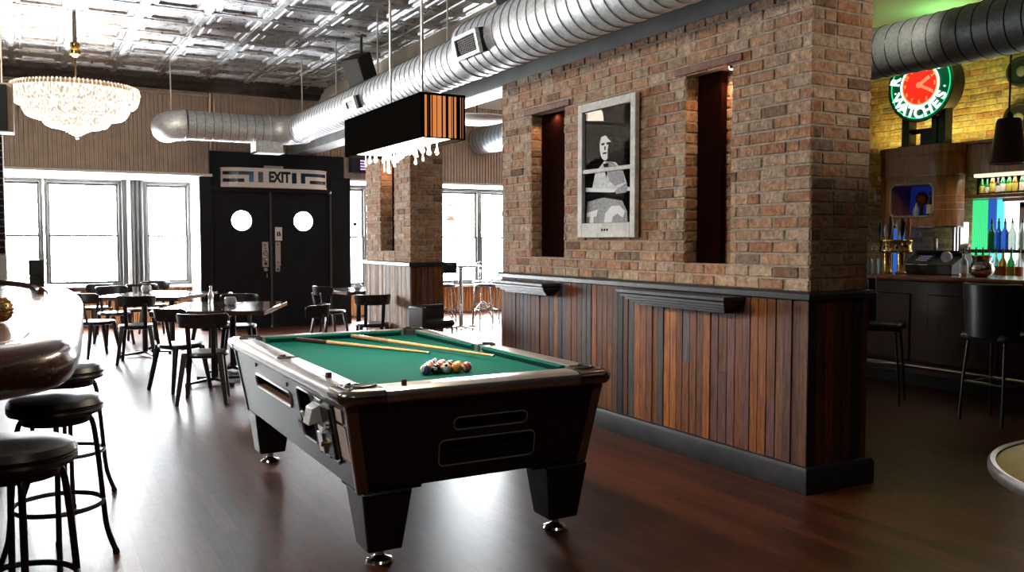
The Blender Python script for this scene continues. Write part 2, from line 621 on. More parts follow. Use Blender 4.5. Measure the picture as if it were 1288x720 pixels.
def boards(mb, o, u, nrm, u0, u1, z0, z1, seed=3, w=(.058, .084), pal=BOARDS, gap=.007, breaks=True):
    rr = random.Random(seed)
    o, u, nrm = Vector(o), Vector(u), Vector(nrm)
    x = u0
    while x < u1 - .01:
        b = min(x + rr.uniform(*w), u1)
        zs = [z0, z1]
        if breaks and rr.random() < .14:
            zs = [z0, rr.uniform(z0 + .25, z1 - .2), z1]
        for za, zb in zip(zs[:-1], zs[1:]):
            col = rr.choice(pal)
            k = rr.uniform(.75, 1.25)
            mb.col = [c * k for c in col]
            d = rr.uniform(.012, .02)
            B = [o + u * s + Vector((0, 0, t)) for s, t in ((x + gap / 2, za), (b - gap / 2, za), (b - gap / 2, zb - .001), (x + gap / 2, zb - .001))]
            T = [p + nrm * d for p in B]
            mb.add(B + T, [(4, 5, 6, 7)] + [(i, (i + 1) % 4, 4 + (i + 1) % 4, 4 + i) for i in range(4)])
        x = b
    mb.col = None


def beadboard(mb, x0, x1, y, z0, z1, w=.062):
    n = int((x1 - x0) / w)
    for i in range(n):
        a = x0 + (x1 - x0) * i / n
        b = x0 + (x1 - x0) * (i + 1) / n
        mb.prism([(a, y), (a + .010, y - .009), (a + .018, y), (b - .014, y), (b - .010, y + .016), (b, y + .016), (b, y + .03), (a, y + .03)], z0, z1)


# ------------------------------------------------------------------ room shell
CEIL = 4.1
structure(MB().box(-1.9, 10.4, -4, 17.2, -.08, 0).build('floor', M['floor'], smooth=False))


def tin_ceiling():
    mb = MB()
    px, py = .662, .655
    X0, Y0 = -.155 - 3 * px, -4.0
    nx, ny = 10, 30
    prof = [(0, 0), (.012, -.022), (.050, -.022), (.060, -.004), (.085, -.004), (.095, -.016), (.125, -.016), (.14, .012), (.19, .012), (.20, .004)]
    for i in range(nx):
        for j in range(ny):
            x0, y0 = X0 + i * px, Y0 + j * py
            x1, y1 = x0 + px, min(y0 + py, 15.25)
            if y1 - y0 < .42:
                continue
            loops = []
            for (t, h) in prof:
                t1 = t
                loops.append([(x0 + t1, y0 + t1, CEIL + h), (x1 - t1, y0 + t1, CEIL + h), (x1 - t1, y1 - t1, CEIL + h), (x0 + t1, y1 - t1, CEIL + h)])
            v = [p for l in loops for p in l]
            f = []
            for k in range(len(loops) - 1):
                f += [(k * 4 + q, k * 4 + (q + 1) % 4, k * 4 + 4 + (q + 1) % 4, k * 4 + 4 + q) for q in range(4)]
            k = len(loops) - 1
            f.append((k * 4, k * 4 + 1, k * 4 + 2, k * 4 + 3))
            mb.add(v, f)
            # corner bosses pressed between the panels
            for (cx, cy) in ((x0, y0),):
                mb.box(cx - .05, cx + .05, cy - .05, cy + .05, CEIL - .03, CEIL - .01)
    # continuous ribs along the room
    for i in range(nx + 1):
        x = X0 + i * px
        mb.prism([(x - .045, CEIL), (x - .03, CEIL - .035), (x + .03, CEIL - .035), (x + .045, CEIL)], -4, 15.2, 'xz')
    return mb.build('ceiling', M['tin'], smooth=False)


structure(tin_ceiling())
structure(MB().box(-1.9, 4.6, -4, 15.4, CEIL + .03, CEIL + .12).build('ceiling', M['boardback'], smooth=False))
structure(MB().box(4.6, 10.4, -4, 15.4, CEIL - .02, CEIL + .12).build('ceiling', M['ceilwhite'], smooth=False))
# cove of dark pressed tin at the front wall
structure(MB().prism([(14.93, 3.92), (14.93, 4.1), (14.55, 4.1), (14.62, 4.03), (14.76, 4.0), (14.84, 3.94)], -1.85, 4.45, 'yz').build('trim_1', mat('dark tin cove', (.10, .10, .10), .45, .8, var=.4, vscale=12, bump=.5, bscale=40), smooth=False))
structure(MB().box(-1.85, 2.60, 14.86, 14.95, 3.84, 3.88).build('trim_2', M['bead'], bevel=.01))

structure(MB().box(-1.95, -1.8, -4, 17.2, 0, CEIL + .1).build('wall_left', M['walldark'], smooth=False))
structure(MB().box(-1.9, 10.4, -4.15, -4, 0, CEIL + .1).build('wall_back', M['walldark'], smooth=False))
structure(MB().box(10.12, 10.4, -4, 17.2, 0, CEIL + .1).build('wall_right', M['mortar'], smooth=False))
mb = MB()
bricks(mb, (10.12, 0, 0), (0, 1, 0), (-1, 0, 0), 4.4, 9.6, 1.1, 4.05, pal=YELB, seed=21)
structure(mb.build('wall_right', M['brick'], smooth=False))

# --- front wall, beadboard over the left bay
mb = MB()
beadboard(mb, -1.8, 2.60, 14.93, 2.60, 4.06)
structure(mb.build('wall_front', M['bead'], smooth=False))
structure(MB().box(-1.85, 2.62, 14.96, 15.16, 2.60, 4.1).build('wall_front', M['wallplain'], smooth=False))
mb = MB()
beadboard(mb, 2.62, 10.1, 15.2, 2.62, 4.08)
structure(mb.build('wall_front', M['bead'], smooth=False))
structure(MB().box(2.6, 4.96, 15.23, 15.4, 2.38, 4.15).box(4.96, 10.3, 15.23, 15.4, 2.62, 4.15).build('wall_front', M['wallplain'], smooth=False))
# soffit and sides of the left bay
structure(MB().box(-1.85, 2.66, 14.94, 16.8, 2.56, 2.60).build('trim_3', M['white'], smooth=False))
structure(MB().box(2.56, 2.66, 15.24, 16.8, 0, 2.60).build('wall_front', M['white'], smooth=False))
structure(MB().box(-1.85, 2.6, 16.72, 16.8, 0, .70).box(-1.85, 2.6, 16.72, 16.8, 2.52, 2.62).build('wall_front', M['white'], smooth=False))
mb = MB()
beadboard(mb, -1.8, 2.56, 16.66, .03, .66, .07)
structure(mb.build('wall_front', M['beadwood'], smooth=False))
structure(MB().box(-1.8, 2.56, 16.5, 16.74, .66, .71).build('trim_4', M['white'], bevel=.008))
# right bay
structure(MB().box(5.05, 10.1, 15.21, 16.5, 2.58, 2.62).build('trim_5', M['white'], smooth=False))
structure(MB().box(4.96, 5.10, 15.42, 16.5, 0, 2.60).build('wall_front', M['white'], smooth=False))
structure(MB().box(5.1, 10.1, 16.42, 16.5, 0, .58).box(5.1, 10.1, 16.42, 16.5, 2.5, 2.62).build('wall_front', M['white'], smooth=False))
mb = MB()
beadboard(mb, 5.1, 10.1, 16.36, .03, .54, .07)
structure(mb.build('wall_front', M['beadwood'], smooth=False))
structure(MB().box(5.1, 10.1, 16.22, 16.44, .54, .59).build('trim_6', M['white'], bevel=.008))

# --- windows: frame with two sashes and their panes
WN = [0]


def window(x0, x1, y, z0, z1, zm, mt='winframe', jl=.05, jr=.05):
    WN[0] += 1
    mb = MB()
    mb.box(x0, x0 + jl, y - .03, y + .08, z0, z1).box(x1 - jr, x1, y - .03, y + .08, z0, z1)
    mb.box(x0 + jl, x1 - jr, y - .03, y + .08, z1 - .05, z1).box(x0 + jl, x1 - jr, y - .04, y + .08, z0, z0 + .05)
    w = structure(mb.build('window_%d' % WN[0], M[mt], bevel=.004))
    a, b = x0 + jl, x1 - jr
    for (za, zb, yy) in ((z0 + .05, zm + .02, y), (zm - .02, z1 - .05, y + .035)):
        s = MB().box(a, a + .035, yy, yy + .03, za, zb).box(b - .035, b, yy, yy + .03, za, zb)
        s.box(a + .035, b - .035, yy, yy + .03, za, za + .04).box(a + .035, b - .035, yy, yy + .03, zb - .04, zb)
        sa = structure(s.build('window_sash', M[mt], w, bevel=.003))
        structure(MB().box(a + .03, b - .03, yy + .013, yy + .017, za + .03, zb - .03).build('window_pane', M['glass'], sa, smooth=False))
    return w


ZM1 = 1.585
window(-1.78, -.92, 16.62, .71, 2.54, ZM1)
window(-.86, .21, 16.62, .71, 2.54, ZM1)
window(.23, 1.42, 16.62, .71, 2.54, ZM1)
window(1.78, 2.56, 16.62, .71, 2.54, ZM1)
ZM2 = 1.565
window(5.30, 5.80, 16.34, .59, 2.56, ZM2)
window(5.84, 7.05, 16.34, .59, 2.56, ZM2)
window(7.10, 8.285, 16.34, .59, 2.56, ZM2)
window(8.285, 9.35, 16.34, .59, 2.56, ZM2)
structure(MB().box(9.35, 10.12, 16.36, 16.5, .5, 2.62).box(5.08, 5.30, 16.36, 16.5, .5, 2.62).build('wall_front', M['white'], smooth=False))
# column between the left bay windows, white fillet and dark fluted post
structure(MB().box(1.42, 1.50, 16.52, 16.74, .7, 2.56).build('trim_7', M['winframe'], bevel=.01))
structure(MB().box(1.50, 1.555, 16.46, 16.74, .7, 2.56).build('trim_8', M['white'], bevel=.01))
mb = MB().box(1.555, 1.78, 16.56, 16.74, .7, 2.56)
for k in range(3):
    mb.tube([(1.595 + k * .07, 16.55, .7), (1.595 + k * .07, 16.55, 2.56)], .026, 10)
structure(mb.build('trim_9', M['darkframe']))

# --- doors and their black surround
structure(MB().box(2.62, 4.96, 15.13, 15.23, 2.40, 3.0).build('trim_10', M['doorblack'], bevel=.006))
structure(MB().box(2.66, 4.70, 15.08, 15.13, 2.34, 2.42).build('trim_11', M['matteblack'], smooth=False))
structure(MB().box(2.47, 2.665, 15.06, 15.23, 0, 2.6).build('trim_12', M['doorblack'], bevel=.008))
structure(MB().box(4.715, 5.07, 15.1, 15.42, 0, 2.62).build('trim_13', M['doorblack'], bevel=.008))
structure(MB().box(4.69, 4.715, 15.1, 15.2, 0, 2.34).build('trim_14', M['winframe'], bevel=.003))


def door(n, x0, x1, pcx, hang):
    d = MB().box(x0, x1, 15.16, 15.21, 0, 2.395).build('door_%d' % n, M['doorblack'], smooth=False)
    cy = MB().tube([(pcx, 15.0, 1.842), (pcx, 15.4, 1.842)], .172, 40)
    cut(d, [cy])
    structure(d)
    structure(MB().ring((pcx, 15.16, 1.842), .178, .012, 'y', 40).build('porthole_ring', M['doorblack'], d))
    structure(MB().tube([(pcx, 15.18, 1.842), (pcx, 15.19, 1.842)], .172, 40).build('window_pane', M['glass'], d))
    return d


d1 = door(1, 2.668, 3.648, 3.165, -1)
d2 = door(2, 3.655, 4.69, 4.225, 1)
structure(MB().box(3.636, 3.668, 15.135, 15.16, .02, 2.34).build('trim_15', M['darkframe'], bevel=.004))


def door_plate(name, x0, x1, z0, z1, m, parent):
    return structure(MB().box(x0, x1, 15.148, 15.16, z0, z1).build(name, M[m], parent, bevel=.003))


pp = door_plate('push_plate', 3.50, 3.608, 1.045, 1.48, 'plate', d1)
for z in (1.42, 1.105):
    structure(MB().tube([(3.554, 15.143, z), (3.554, 15.15, z)], .030, 16).build('plate_boss', M['casting'], pp))
structure(text('plate_letters', 'PUSH', .105, M['casting'], pp, at(3.554, 15.147, 1.262) @ FRONT @ Matrix.Rotation(PI / 2, 4, 'Z'), .002, .002))
structure(MB().tube([(3.555, 15.135, 1.0), (3.555, 15.16, 1.0)], .032, 18).build('lock_cylinder', M['steel'], d1))
structure(MB().box(3.57, 3.58, 15.14, 15.15, .86, .93).build('key', M['steel'], d1))
pp = door_plate('pull_plate', 3.725, 3.815, 1.06, 1.48, 'plate', d2)
for z in (1.43, 1.12):
    structure(MB().tube([(3.768, 15.143, z), (3.768, 15.15, z)], .012, 10).build('plate_screw', M['black'], pp))
lp = door_plate('lock_plate', 3.725, 3.80, .96, 1.055, 'steel', d2)
structure(MB().tube([(3.762, 15.14, 1.008), (3.762, 15.15, 1.008)], .02, 12).build('lock_cylinder', M['casting'], lp))
sg = door_plate('notice_card', 3.725, 3.845, 1.50, 1.735, 'paper', d2)
mb = MB()
for sx in (-1, 1):
    mb.prism([(3.785 + sx * q[0], q[1]) for q in ((.006, 1.665), (.026, 1.65), (.034, 1.60), (.028, 1.575), (.006, 1.575))], 15.1455, 15.148, 'xz')
structure(mb.build('notice_emblem', M['printblack'], sg, smooth=False))

# --- centre partition of brick with niches
XW, XE, YN, YF, ZT = 4.0, 4.5, 3.6, 7.38, 2.99
N1 = (6.27, 6.83, 1.355, 2.635)
N2 = (4.255, 4.715, 1.345, 2.645)
W = MB().box(XW, XE, YN, YF, 0, ZT).build('wall_center', M['mortar'], smooth=False)
cut(W, [MB().box(XW - .2, XW + .17, N[0], N[1], N[2], N[3]) for N in (N1, N2)])
structure(W)
mb = MB()
bricks(mb, (XW, 0, 0), (0, 1, 0), (-1, 0, 0), YN - .012, YF, 1.2, ZT, holes=[N1, N2], seed=4)
bricks(mb, (0, YN, 0), (1, 0, 0), (0, -1, 0), XW - .012, XE, 1.2, ZT, seed=5, odd=1, rnd_dark=.12)
bricks(mb, (0, YF, 0), (1, 0, 0), (0, 1, 0), XW, XE, 1.2, ZT, seed=6, odd=1)
bricks(mb, (XE, 0, 0), (0, 1, 0), (1, 0, 0), YN, YF, 1.2, ZT, seed=8)
for N in (N1, N2):
    bricks(mb, (0, N[1], 0), (1, 0, 0), (0, -1, 0), XW, XW + .16, N[2], N[3], seed=9, L=.16)
    bricks(mb, (0, N[0], 0), (1, 0, 0), (0, 1, 0), XW, XW + .16, N[2], N[3], seed=10, L=.16)
bricks(mb, (XW + .17, 0, 0), (0, 1, 0), (-1, 0, 0), N2[0], N2[0] + .27, N2[2], N2[3], seed=12, L=.13)
structure(mb.build('wall_center', M['brick'], smooth=False))
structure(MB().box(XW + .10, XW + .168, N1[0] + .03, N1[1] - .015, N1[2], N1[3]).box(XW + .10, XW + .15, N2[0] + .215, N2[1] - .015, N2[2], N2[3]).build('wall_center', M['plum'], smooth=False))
# wooden lintels over the niches
for (n, N) in ((16, N1), (17, N2)):
    structure(MB().box(XW - .028, XW + .02, N[0] - .10, N[1] + .10, N[3], N[3] + .05).build('trim_%d' % n, mat('lintel wood %d' % n, (.22, .10, .075), .7, var=.4, vscale=20), bevel=.006))
# wainscot of reclaimed boards, cap, base
mb = MB()
boards(mb, (XW, 0, 0), (0, 1, 0), (-1, 0, 0), YN - .018, YF, .15, 1.15, seed=7)
boards(mb, (0, YN, 0), (1, 0, 0), (0, -1, 0), XW - .018, XE, .15, 1.15, seed=17, pal=[BOARDS[i] for i in (0, 4, 9, 11, 2, 8)])
boards(mb, (0, YF, 0), (1, 0, 0), (0, 1, 0), XW, XE, .15, 1.15, seed=18)
structure(mb.build('wall_center', M['board'], smooth=False))
structure(MB().box(XW - .004, XE + .004, YN - .004, YF + .004, .1, 1.16).build('wall_center', M['boardback'], smooth=False))
loop = [(XW, YN), (XW, YF), (XE, YF), (XE, YN)]
structure(MB().sweep([(0, 1.145), (-.045, 1.15), (-.045, 1.185), (-.03, 1.2), (0, 1.2)], loop, closed=True).build('trim_18', M['blacktrim'], bevel=.004))
structure(MB().sweep([(0, 0), (-.048, 0), (-.048, .13), (-.035, .155), (-.024, .16), (0, .16)], loop, closed=True).build('baseboard_center', M['blacktrim'], bevel=.004))
# steel beam over the partition and the beige bulkhead behind the duct
structure(MB().box(4.03, 4.35, -4, 15.2, 2.99, 3.27).build('beam', M['beamgrey'], bevel=.01))
structure(MB().box(4.45, 4.6, -4, 15.2, 3.15, CEIL).build('wall_center', M['beige'], smooth=False))

# unseen wall added to keep window light off the service bar
dv = MB().box(5.7, 10.12, 9.62, 9.74, 0, CEIL - .02).build('wall_light_block', M['walldark'], smooth=False)
cut(dv, [MB().tube([(7.7, 9.5, 3.43), (7.7, 9.9, 3.43)], .285, 32)])
structure(dv)

# --- brick pillar by the door
PX0, PX1, PY0, PY1 = 4.0, 4.42, 9.69, 11.25
PN = (10.22, 10.70, 1.37, 2.60)
p = MB().box(PX0, PX1, PY0, PY1, 0, 2.99).build('pillar', M['mortar'], smooth=False)
cut(p, [MB().box(PX0 - .2, PX0 + .17, *PN)])
structure(p)
mb = MB()
bricks(mb, (PX0, 0, 0), (0, 1, 0), (-1, 0, 0), PY0 - .012, PY1, 1.22, 2.99, holes=[PN], seed=31)
bricks(mb, (0, PY0, 0), (1, 0, 0), (0, -1, 0), PX0 - .012, PX1, 1.22, 2.99, seed=32, odd=1)
bricks(mb, (0, PN[1], 0), (1, 0, 0), (0, -1, 0), PX0, PX0 + .16, PN[2], PN[3], seed=33, L=.16)
structure(mb.build('pillar', M['brick'], smooth=False))
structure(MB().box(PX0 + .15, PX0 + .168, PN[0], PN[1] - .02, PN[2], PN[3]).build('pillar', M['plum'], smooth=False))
mb = MB()
boards(mb, (PX0, 0, 0), (0, 1, 0), (-1, 0, 0), PY0 - .018, PY1, .13, 1.19, seed=34, pal=[(.34, .24, .17), (.28, .17, .11), (.20, .10, .06), (.25, .24, .24), (.36, .27, .2)])  # paler boards on this face, light falling on it put into the colour
boards(mb, (0, PY0, 0), (1, 0, 0), (0, -1, 0), PX0 - .018, PX1, .13, 1.19, seed=35)
structure(mb.build('pillar', M['board'], smooth=False))
structure(MB().box(PX0 - .004, PX1 + .004, PY0 - .004, PY1 + .004, .1, 1.2).build('pillar', M['boardback'], smooth=False))
loop = [(PX0, PY0), (PX0, PY1), (PX1, PY1), (PX1, PY0)]
structure(MB().sweep([(0, 1.185), (-.045, 1.19), (-.045, 1.235), (0, 1.245)], loop, closed=True).build('trim_19', M['blacktrim'], bevel=.004))
structure(MB().sweep([(0, 0), (-.04, 0), (-.04, .13), (0, .14)], loop, closed=True).build('trim_20', M['blacktrim'], bevel=.004))

# --- pilaster at the left wall beyond the bar
structure(MB().box(-1.82, -.235, 11.05, 11.6, 1.34, CEIL).build('pillar', M['mortar'], smooth=False))
mb = MB()
bricks(mb, (0, 11.05, 0), (1, 0, 0), (0, -1, 0), -1.8, -.235, 1.36, 2.95, pal=DARKB, seed=41)
structure(mb.build('pillar', M['brick'], smooth=False))
structure(MB().box(-1.82, -.225, 11.03, 11.62, 2.95, CEIL).build('pillar', M['beige'], smooth=False))
structure(MB().box(-1.82, -.225, 11.03, 11.62, 0, 1.34).build('pillar', M['white'], smooth=False))

# ------------------------------------------------------------------ pool table
pt = thing('pool_table', 'coin-operated pool table with green cloth and black cabinet', 'pool table', (1.880, 4.845, 0))
HX, HY, ZR = .717, 1.245, .845
# tapered cabinet
bx, by, tx, ty = .61, 1.135, .68, 1.19
cab = MB().hexa([(-bx, -by, .36), (bx, -by, .36), (bx, by, .36), (-bx, by, .36)], [(-tx, -ty, .775), (tx, -ty, .775), (tx, ty, .775), (-tx, ty, .775)]).build('cabinet', M['laminate'], pt, bevel=.006)


def left_face(y, z, out=0.0):       # point on the tapered long side that faces -x
    k = (z - .36) / .415
    return (-(bx + (tx - bx) * k) - out, y, z)


def near_face(x, z, out=0.0):       # point on the tapered end that faces -y
    k = (z - .36) / .415
    return (x, -(by + (ty - by) * k) - out, z)


def rrect(a0, a1, b0, b1, r, n=5):
    pts = []
    for (cx, cy, s) in ((a1 - r, b1 - r, 0), (a0 + r, b1 - r, 1), (a0 + r, b0 + r, 2), (a1 - r, b0 + r, 3)):
        for i in range(n + 1):
            t = (s + i / n) * PI / 2
            pts.append((cx + r * math.cos(t), cy + r * math.sin(t)))
    return pts


def recess(name, face, a0, a1, b0, b1, r, trim, inside, tr=.0045, par=None):
    """a framed opening set into a tapered face: dark pocket plus a trim bead round its edge"""
    pts = rrect(a0, a1, b0, b1, r)
    t = MB().tube([face(p[0], p[1], .002) for p in pts], tr, 6, closed=True).build(name, trim, par or pt)
    cutter = MB().hexa([face(p[0], p[1], .05) for p in pts], [face(p[0], p[1], -.07) for p in pts])
    back = MB().hexa([face(p[0], p[1], -.060) for p in pts], [face(p[0], p[1], -.068) for p in pts]).build('pocket_back', inside, t)
    return t, cutter


cutters = []
for a in ((-.152, .247, .606, .666, .028), (-.222, .297, .435, .560, .028)):
    t, c = recess('ball_window_trim' if a[4] and a[0] < -.2 else 'label_window_trim', near_face, *a, M['trimgrey'], M['matteblack'], .004)
    cutters.append(c)
t, c = recess('ball_return_slot', left_face, -.175, .64, .592, .672, .03, M['railmetal'], M['matteblack'], .007)
cutters.append(c)
MB().box(-.65, -.61, -.16, .62, .588, .604).build('slot_tray', M['cornerwood'], t)
t, c = recess('cash_door_opening', left_face, -.60, -.345, .475, .735, .03, M['railmetal'], M['matteblack'], .006)
cutters.append(c)
cut(cab, cutters)
# coin mechanism on its plate
cp = MB().hexa([left_face(y, z, .001) for y, z in ((-.955, .455), (-.665, .455), (-.665, .735), (-.955, .735))], [left_face(y, z, .008) for y, z in ((-.955, .455), (-.665, .455), (-.665, .735), (-.955, .735))]).build('coin_plate', M['steel'], pt, bevel=.002)
mb = MB()
for (y, z) in ((-.95, .46), (-.67, .46), (-.95, .73), (-.67, .73), (-.81, .73), (-.81, .46)):
    q = left_face(y, z, .008)
    mb.tube([q, (q[0] - .006, q[1], q[2])], .009, 10)
mb.build('plate_bolts', M['black'], cp)
mb = MB()
for (y0, y1, z0, z1, t) in ((-.93, -.70, .60, .715, .018), (-.935, -.78, .47, .60, .022), (-.76, -.70, .475, .56, .03)):
    mb.hexa([left_face(y, z, .006) for y, z in ((y0, z0), (y1, z0), (y1, z1), (y0, z1))], [left_face(y, z, t) for y, z in ((y0, z0), (y1, z0), (y1, z1), (y0, z1))])
mb.build('coin_housing', M['black'], cp, bevel=.003)
M['slidemetal'] = mat('worn slide metal', (.62, .62, .62), .45, .3)
sl = MB().hexa([left_face(y, z, .012) for y, z in ((-.80, .63), (-.68, .63), (-.68, .715), (-.80, .715))], [left_face(-.79, .615, .085), left_face(-.69, .615, .085), left_face(-.69, .695, .055), left_face(-.79, .695, .055)]).build('coin_slide', M['slidemetal'], cp, bevel=.003)
MB().beam(left_face(-.665, .615, .06), left_face(-.665, .665, .075), .012, .03).build('slide_stop', M['slidemetal'], sl)
mb = MB().hexa([left_face(y, z, .006) for y, z in ((-.80, .475), (-.72, .475), (-.72, .575), (-.80, .575))], [left_face(y, z, .032) for y, z in ((-.80, .475), (-.72, .475), (-.72, .575), (-.80, .575))])
mb.build('coin_return_cup', M['railmetal'], cp, bevel=.003)
q = left_face(-.86, .535, .02)
MB().tube([q, (q[0] - .035, q[1] + .01, q[2])], .012, 10).build('lock_barrel', M['brass'], cp)
q = left_face(-.90, .63, .01)
MB().tube([q, (q[0] - .03, q[1], q[2])], .02, 12).build('coin_knob', M['chrome'], cp)
for nm, y0, y1, z0, z1 in (('notice_card', -1.115, -.99, .50, .655), ('price_card', -1.09, -1.0, .675, .735)):
    MB().hexa([left_face(y, z, .0005) for y, z in ((y0, z0), (y1, z0), (y1, z1), (y0, z1))], [left_face(y, z, .004) for y, z in ((y0, z0), (y1, z0), (y1, z1), (y0, z1))]).build(nm, M['paperpink'], pt)
bd = MB().hexa([left_face(y, z, .0005) for y, z in ((-.34, .49), (-.25, .49), (-.25, .54), (-.34, .54))], [left_face(y, z, .005) for y, z in ((-.34, .49), (-.25, .49), (-.25, .54), (-.34, .54))]).build('maker_badge', M['black'], pt)
mb = MB()
for k in range(4):
    a, b = left_face(-.332 + k * .02, .497, .006), left_face(-.322 + k * .02, .533, .006)
    mb.tube([a, b], .0022, 5)
mb.build('badge_emblem', M['paper'], bd)
mb = MB()
for (y, z) in ((.58, .735), (-.14, .715)):
    q = left_face(y, z, -.005)
    mb.tube([q, (q[0] - .012, q[1], q[2])], .012, 12)
mb.build('lock_cylinder', M['black'], pt)
# brown corner strips
for sx in (-1, 1):
    for sy in (-1, 1):
        k = .046
        bot = [(sx * (bx + .006), sy * (by + .006)), (sx * (bx - k), sy * (by + .006)), (sx * (bx - k), sy * (by - .01)), (sx * (bx - .01), sy * (by - .01)), (sx * (bx - .01), sy * (by - .012)), (sx * (bx + .006), sy * (by - .012))]
        f = lambda p, e: (p[0] + sx * (tx - bx) * e, p[1] + sy * (ty - by) * e)
        MB().hexa([(*f(p, -.02), .352) for p in bot], [(*f(p, .99), .772) for p in bot]).build('corner_trim', M['cornerwood'], pt, bevel=.004)
        MB().hexa([(sx * (bx + .008), sy * (by - .006), .36), (sx * (bx + .008), sy * (by - .02), .36), (sx * (bx - .01), sy * (by - .02), .36), (sx * (bx - .01), sy * (by - .006), .36)],
                  [(sx * (tx + .008), sy * (ty - .006), .77), (sx * (tx + .008), sy * (ty - .02), .77), (sx * (tx - .01), sy * (ty - .02), .77), (sx * (tx - .01), sy * (ty - .006), .77)]).build('edge_strip', M['steel'], pt)
        # tapered leg with apron block and chrome levelling foot
        cx, cy = sx * .485, sy * 1.055
        lg = MB()
        a, b = .122, .084
        lg.hexa([(cx - b, cy - b, .072), (cx + b, cy - b, .072), (cx + b, cy + b, .072), (cx - b, cy + b, .072)], [(cx - a, cy - a, .36), (cx + a, cy - a, .36), (cx + a, cy + a, .36), (cx - a, cy + a, .36)])
        l = lg.build('leg', M['laminate'], pt, bevel=.010)
        MB().box(min(sx * .605, sx * .30), max(sx * .605, sx * .30), min(sy * 1.13, sy * .87), max(sy * 1.13, sy * .87), .345, .364).build('leg_block', M['matteblack'], l, bevel=.004)
        MB().lathe([(.062, 0), (.064, .006), (.058, .016), (.030, .026), (.021, .034), (.019, .09)], 28, (cx, cy, 0)).build('levelling_foot', M['chrome'], l)
# slate bed under cloth
BX, BY = .599, 1.127        # outer line of the cushions
MB().box(-.614, .614, -1.14, 1.14, .775, .805).build('cloth_bed', M['cloth'], pt)
# rails: flat top with bullnose outer edge
RP = [(-.112, .805), (-.112, .843), (-.108, .845), (-.02, .845), (.008, .842), (.028, .832), (.036, .815), (.034, .795), (.022, .778), (0, .770), (-.02, .768), (-.02, .775)]
hx, hy = HX - .03, HY - .03
pc = [MB().tube([(sx * .592, sy * 1.118, .76), (sx * .592, sy * 1.118, .9)], .062, 24) for sx in (-1, 1) for sy in (-1, 1)] + [MB().tube([(sx * .624, 0, .76), (sx * .624, 0, .9)], .054, 24) for sx in (-1, 1)]
cl = .175
for (nm, path) in (('side_rail', [(-hx, hy - cl), (-hx, .0), (-hx, -hy + cl)]), ('side_rail', [(hx, -hy + cl), (hx, 0), (hx, hy - cl)])):
    r = MB().sweep(RP, path[:1] + path[2:]).build('side_rail', M['railmetal'], pt)
    cut(r, pc[4:])
for sy in (-1, 1):
    path = [(-hx + cl, -hy), (hx - cl, -hy)] if sy < 0 else [(hx - cl, hy), (-hx + cl, hy)]
    MB().sweep(RP, path).build('end_rail', M['railmetal'], pt)
RPc = [(t, z) for t, z in ((-.019, .770), (-.019, .846), (.008, .844), (.030, .833), (.039, .815), (.037, .795), (.024, .777), (0, .769))]
for sx in (-1, 1):
    for sy in (-1, 1):
        arc = []
        r = .03
        for i in range(7):
            a = i / 6 * PI / 2
            arc.append((hx - r + r * math.sin(a), -(hy - r + r * math.cos(a))))
        path = [(hx - cl + .004, -hy)] + arc + [(hx, -hy + cl - .004)]
        if sx < 0:
            path = [(-x, y) for x, y in path][::-1]
        if sy > 0:
            path = [(x, -y) for x, y in path][::-1]
        mb = MB().sweep(RPc, path)
        top = [(hx - cl + .004, -hy), (hx - .003, -hy), (hx, -hy + .003), (hx, -hy + cl - .004), (hx - .112, -hy + cl - .004)]
        for k in range(25):
            a = rad(106 - 300 * k / 24)
            top.append((.592 + .062 * math.cos(a), -1.118 + .062 * math.sin(a)))
        top.append((hx - cl + .004, -hy + .112))
        mb.prism([(x * sx, -y * sy) for x, y in top], .769, .8462)
        o = mb.build('corner_casting', M['casting'], pt)
        MB().ring((sx * .592, sy * 1.118, .847), .066, .009, 'z', 20, 8, math.atan2(sy, sx) - .6 * PI, math.atan2(sy, sx) + .6 * PI).build('pocket_lip', M['black'], pt)
        MB().lathe([(.062, .842), (.060, .76), (.05, .68), (.0, .66)], 24, (sx * .592, sy * 1.118, 0)).build('pocket_cup', M['matteblack'], pt)
        mb = MB()
        for (dx, dy) in ((.012, .02), (.035, .045)):
            mb.tube([(sx * (HX - .035 - dx), sy * (HY - .03 - dy), .845), (sx * (HX - .035 - dx), sy * (HY - .03 - dy), .850)], .007, 8)
        mb.build('casting_bolts', M['steel'], o)
for sx in (-1, 1):
    MB().ring((sx * .624, 0, .847), .056, .008, 'z', 16, 8, (0 if sx > 0 else PI) - 1.5, (0 if sx > 0 else PI) + 1.5).build('pocket_lip', M['black'], pt)
    MB().lathe([(.053, .842), (.052, .76), (.04, .68), (.0, .66)], 24, (sx * .624, 0, 0)).build('pocket_cup', M['matteblack'], pt)
# cushions, noses at .835, ends mitred to the pockets
def cushion(p0, p1, inward, m0, m1):
    p0, p1, n = Vector(p0), Vector(p1), Vector(inward)
    d = (p1 - p0).normalized()
    prof = [(0, .806), (0, .844), (.012, .845), (.048, .838), (.052, .832), (.030, .806)]
    e = lambda p, s, t, z, m: ((p + n * t + d * s * t * m).x, (p + n * t + d * s * t * m).y, z)
    A = [e(p0, 1, t, z, m0) for t, z in prof]
    B = [e(p1, -1, t, z, m1) for t, z in prof]
    return MB().hexa(A, B).build('cushion', M['cloth'], pt)


ex = BX + .004
ey = BY - .01
for sx in (-1, 1):
    cushion((sx * ex, -ey + .085), (sx * ex, -.055), (-sx, 0), 1, .35)
    cushion((sx * ex, .055), (sx * ex, ey - .085), (-sx, 0), .35, 1)
for sy in (-1, 1):
    cushion((-ex + .085, sy * (ey + .01)), (ex - .085, sy * (ey + .01)), (0, -sy), 1, 1)
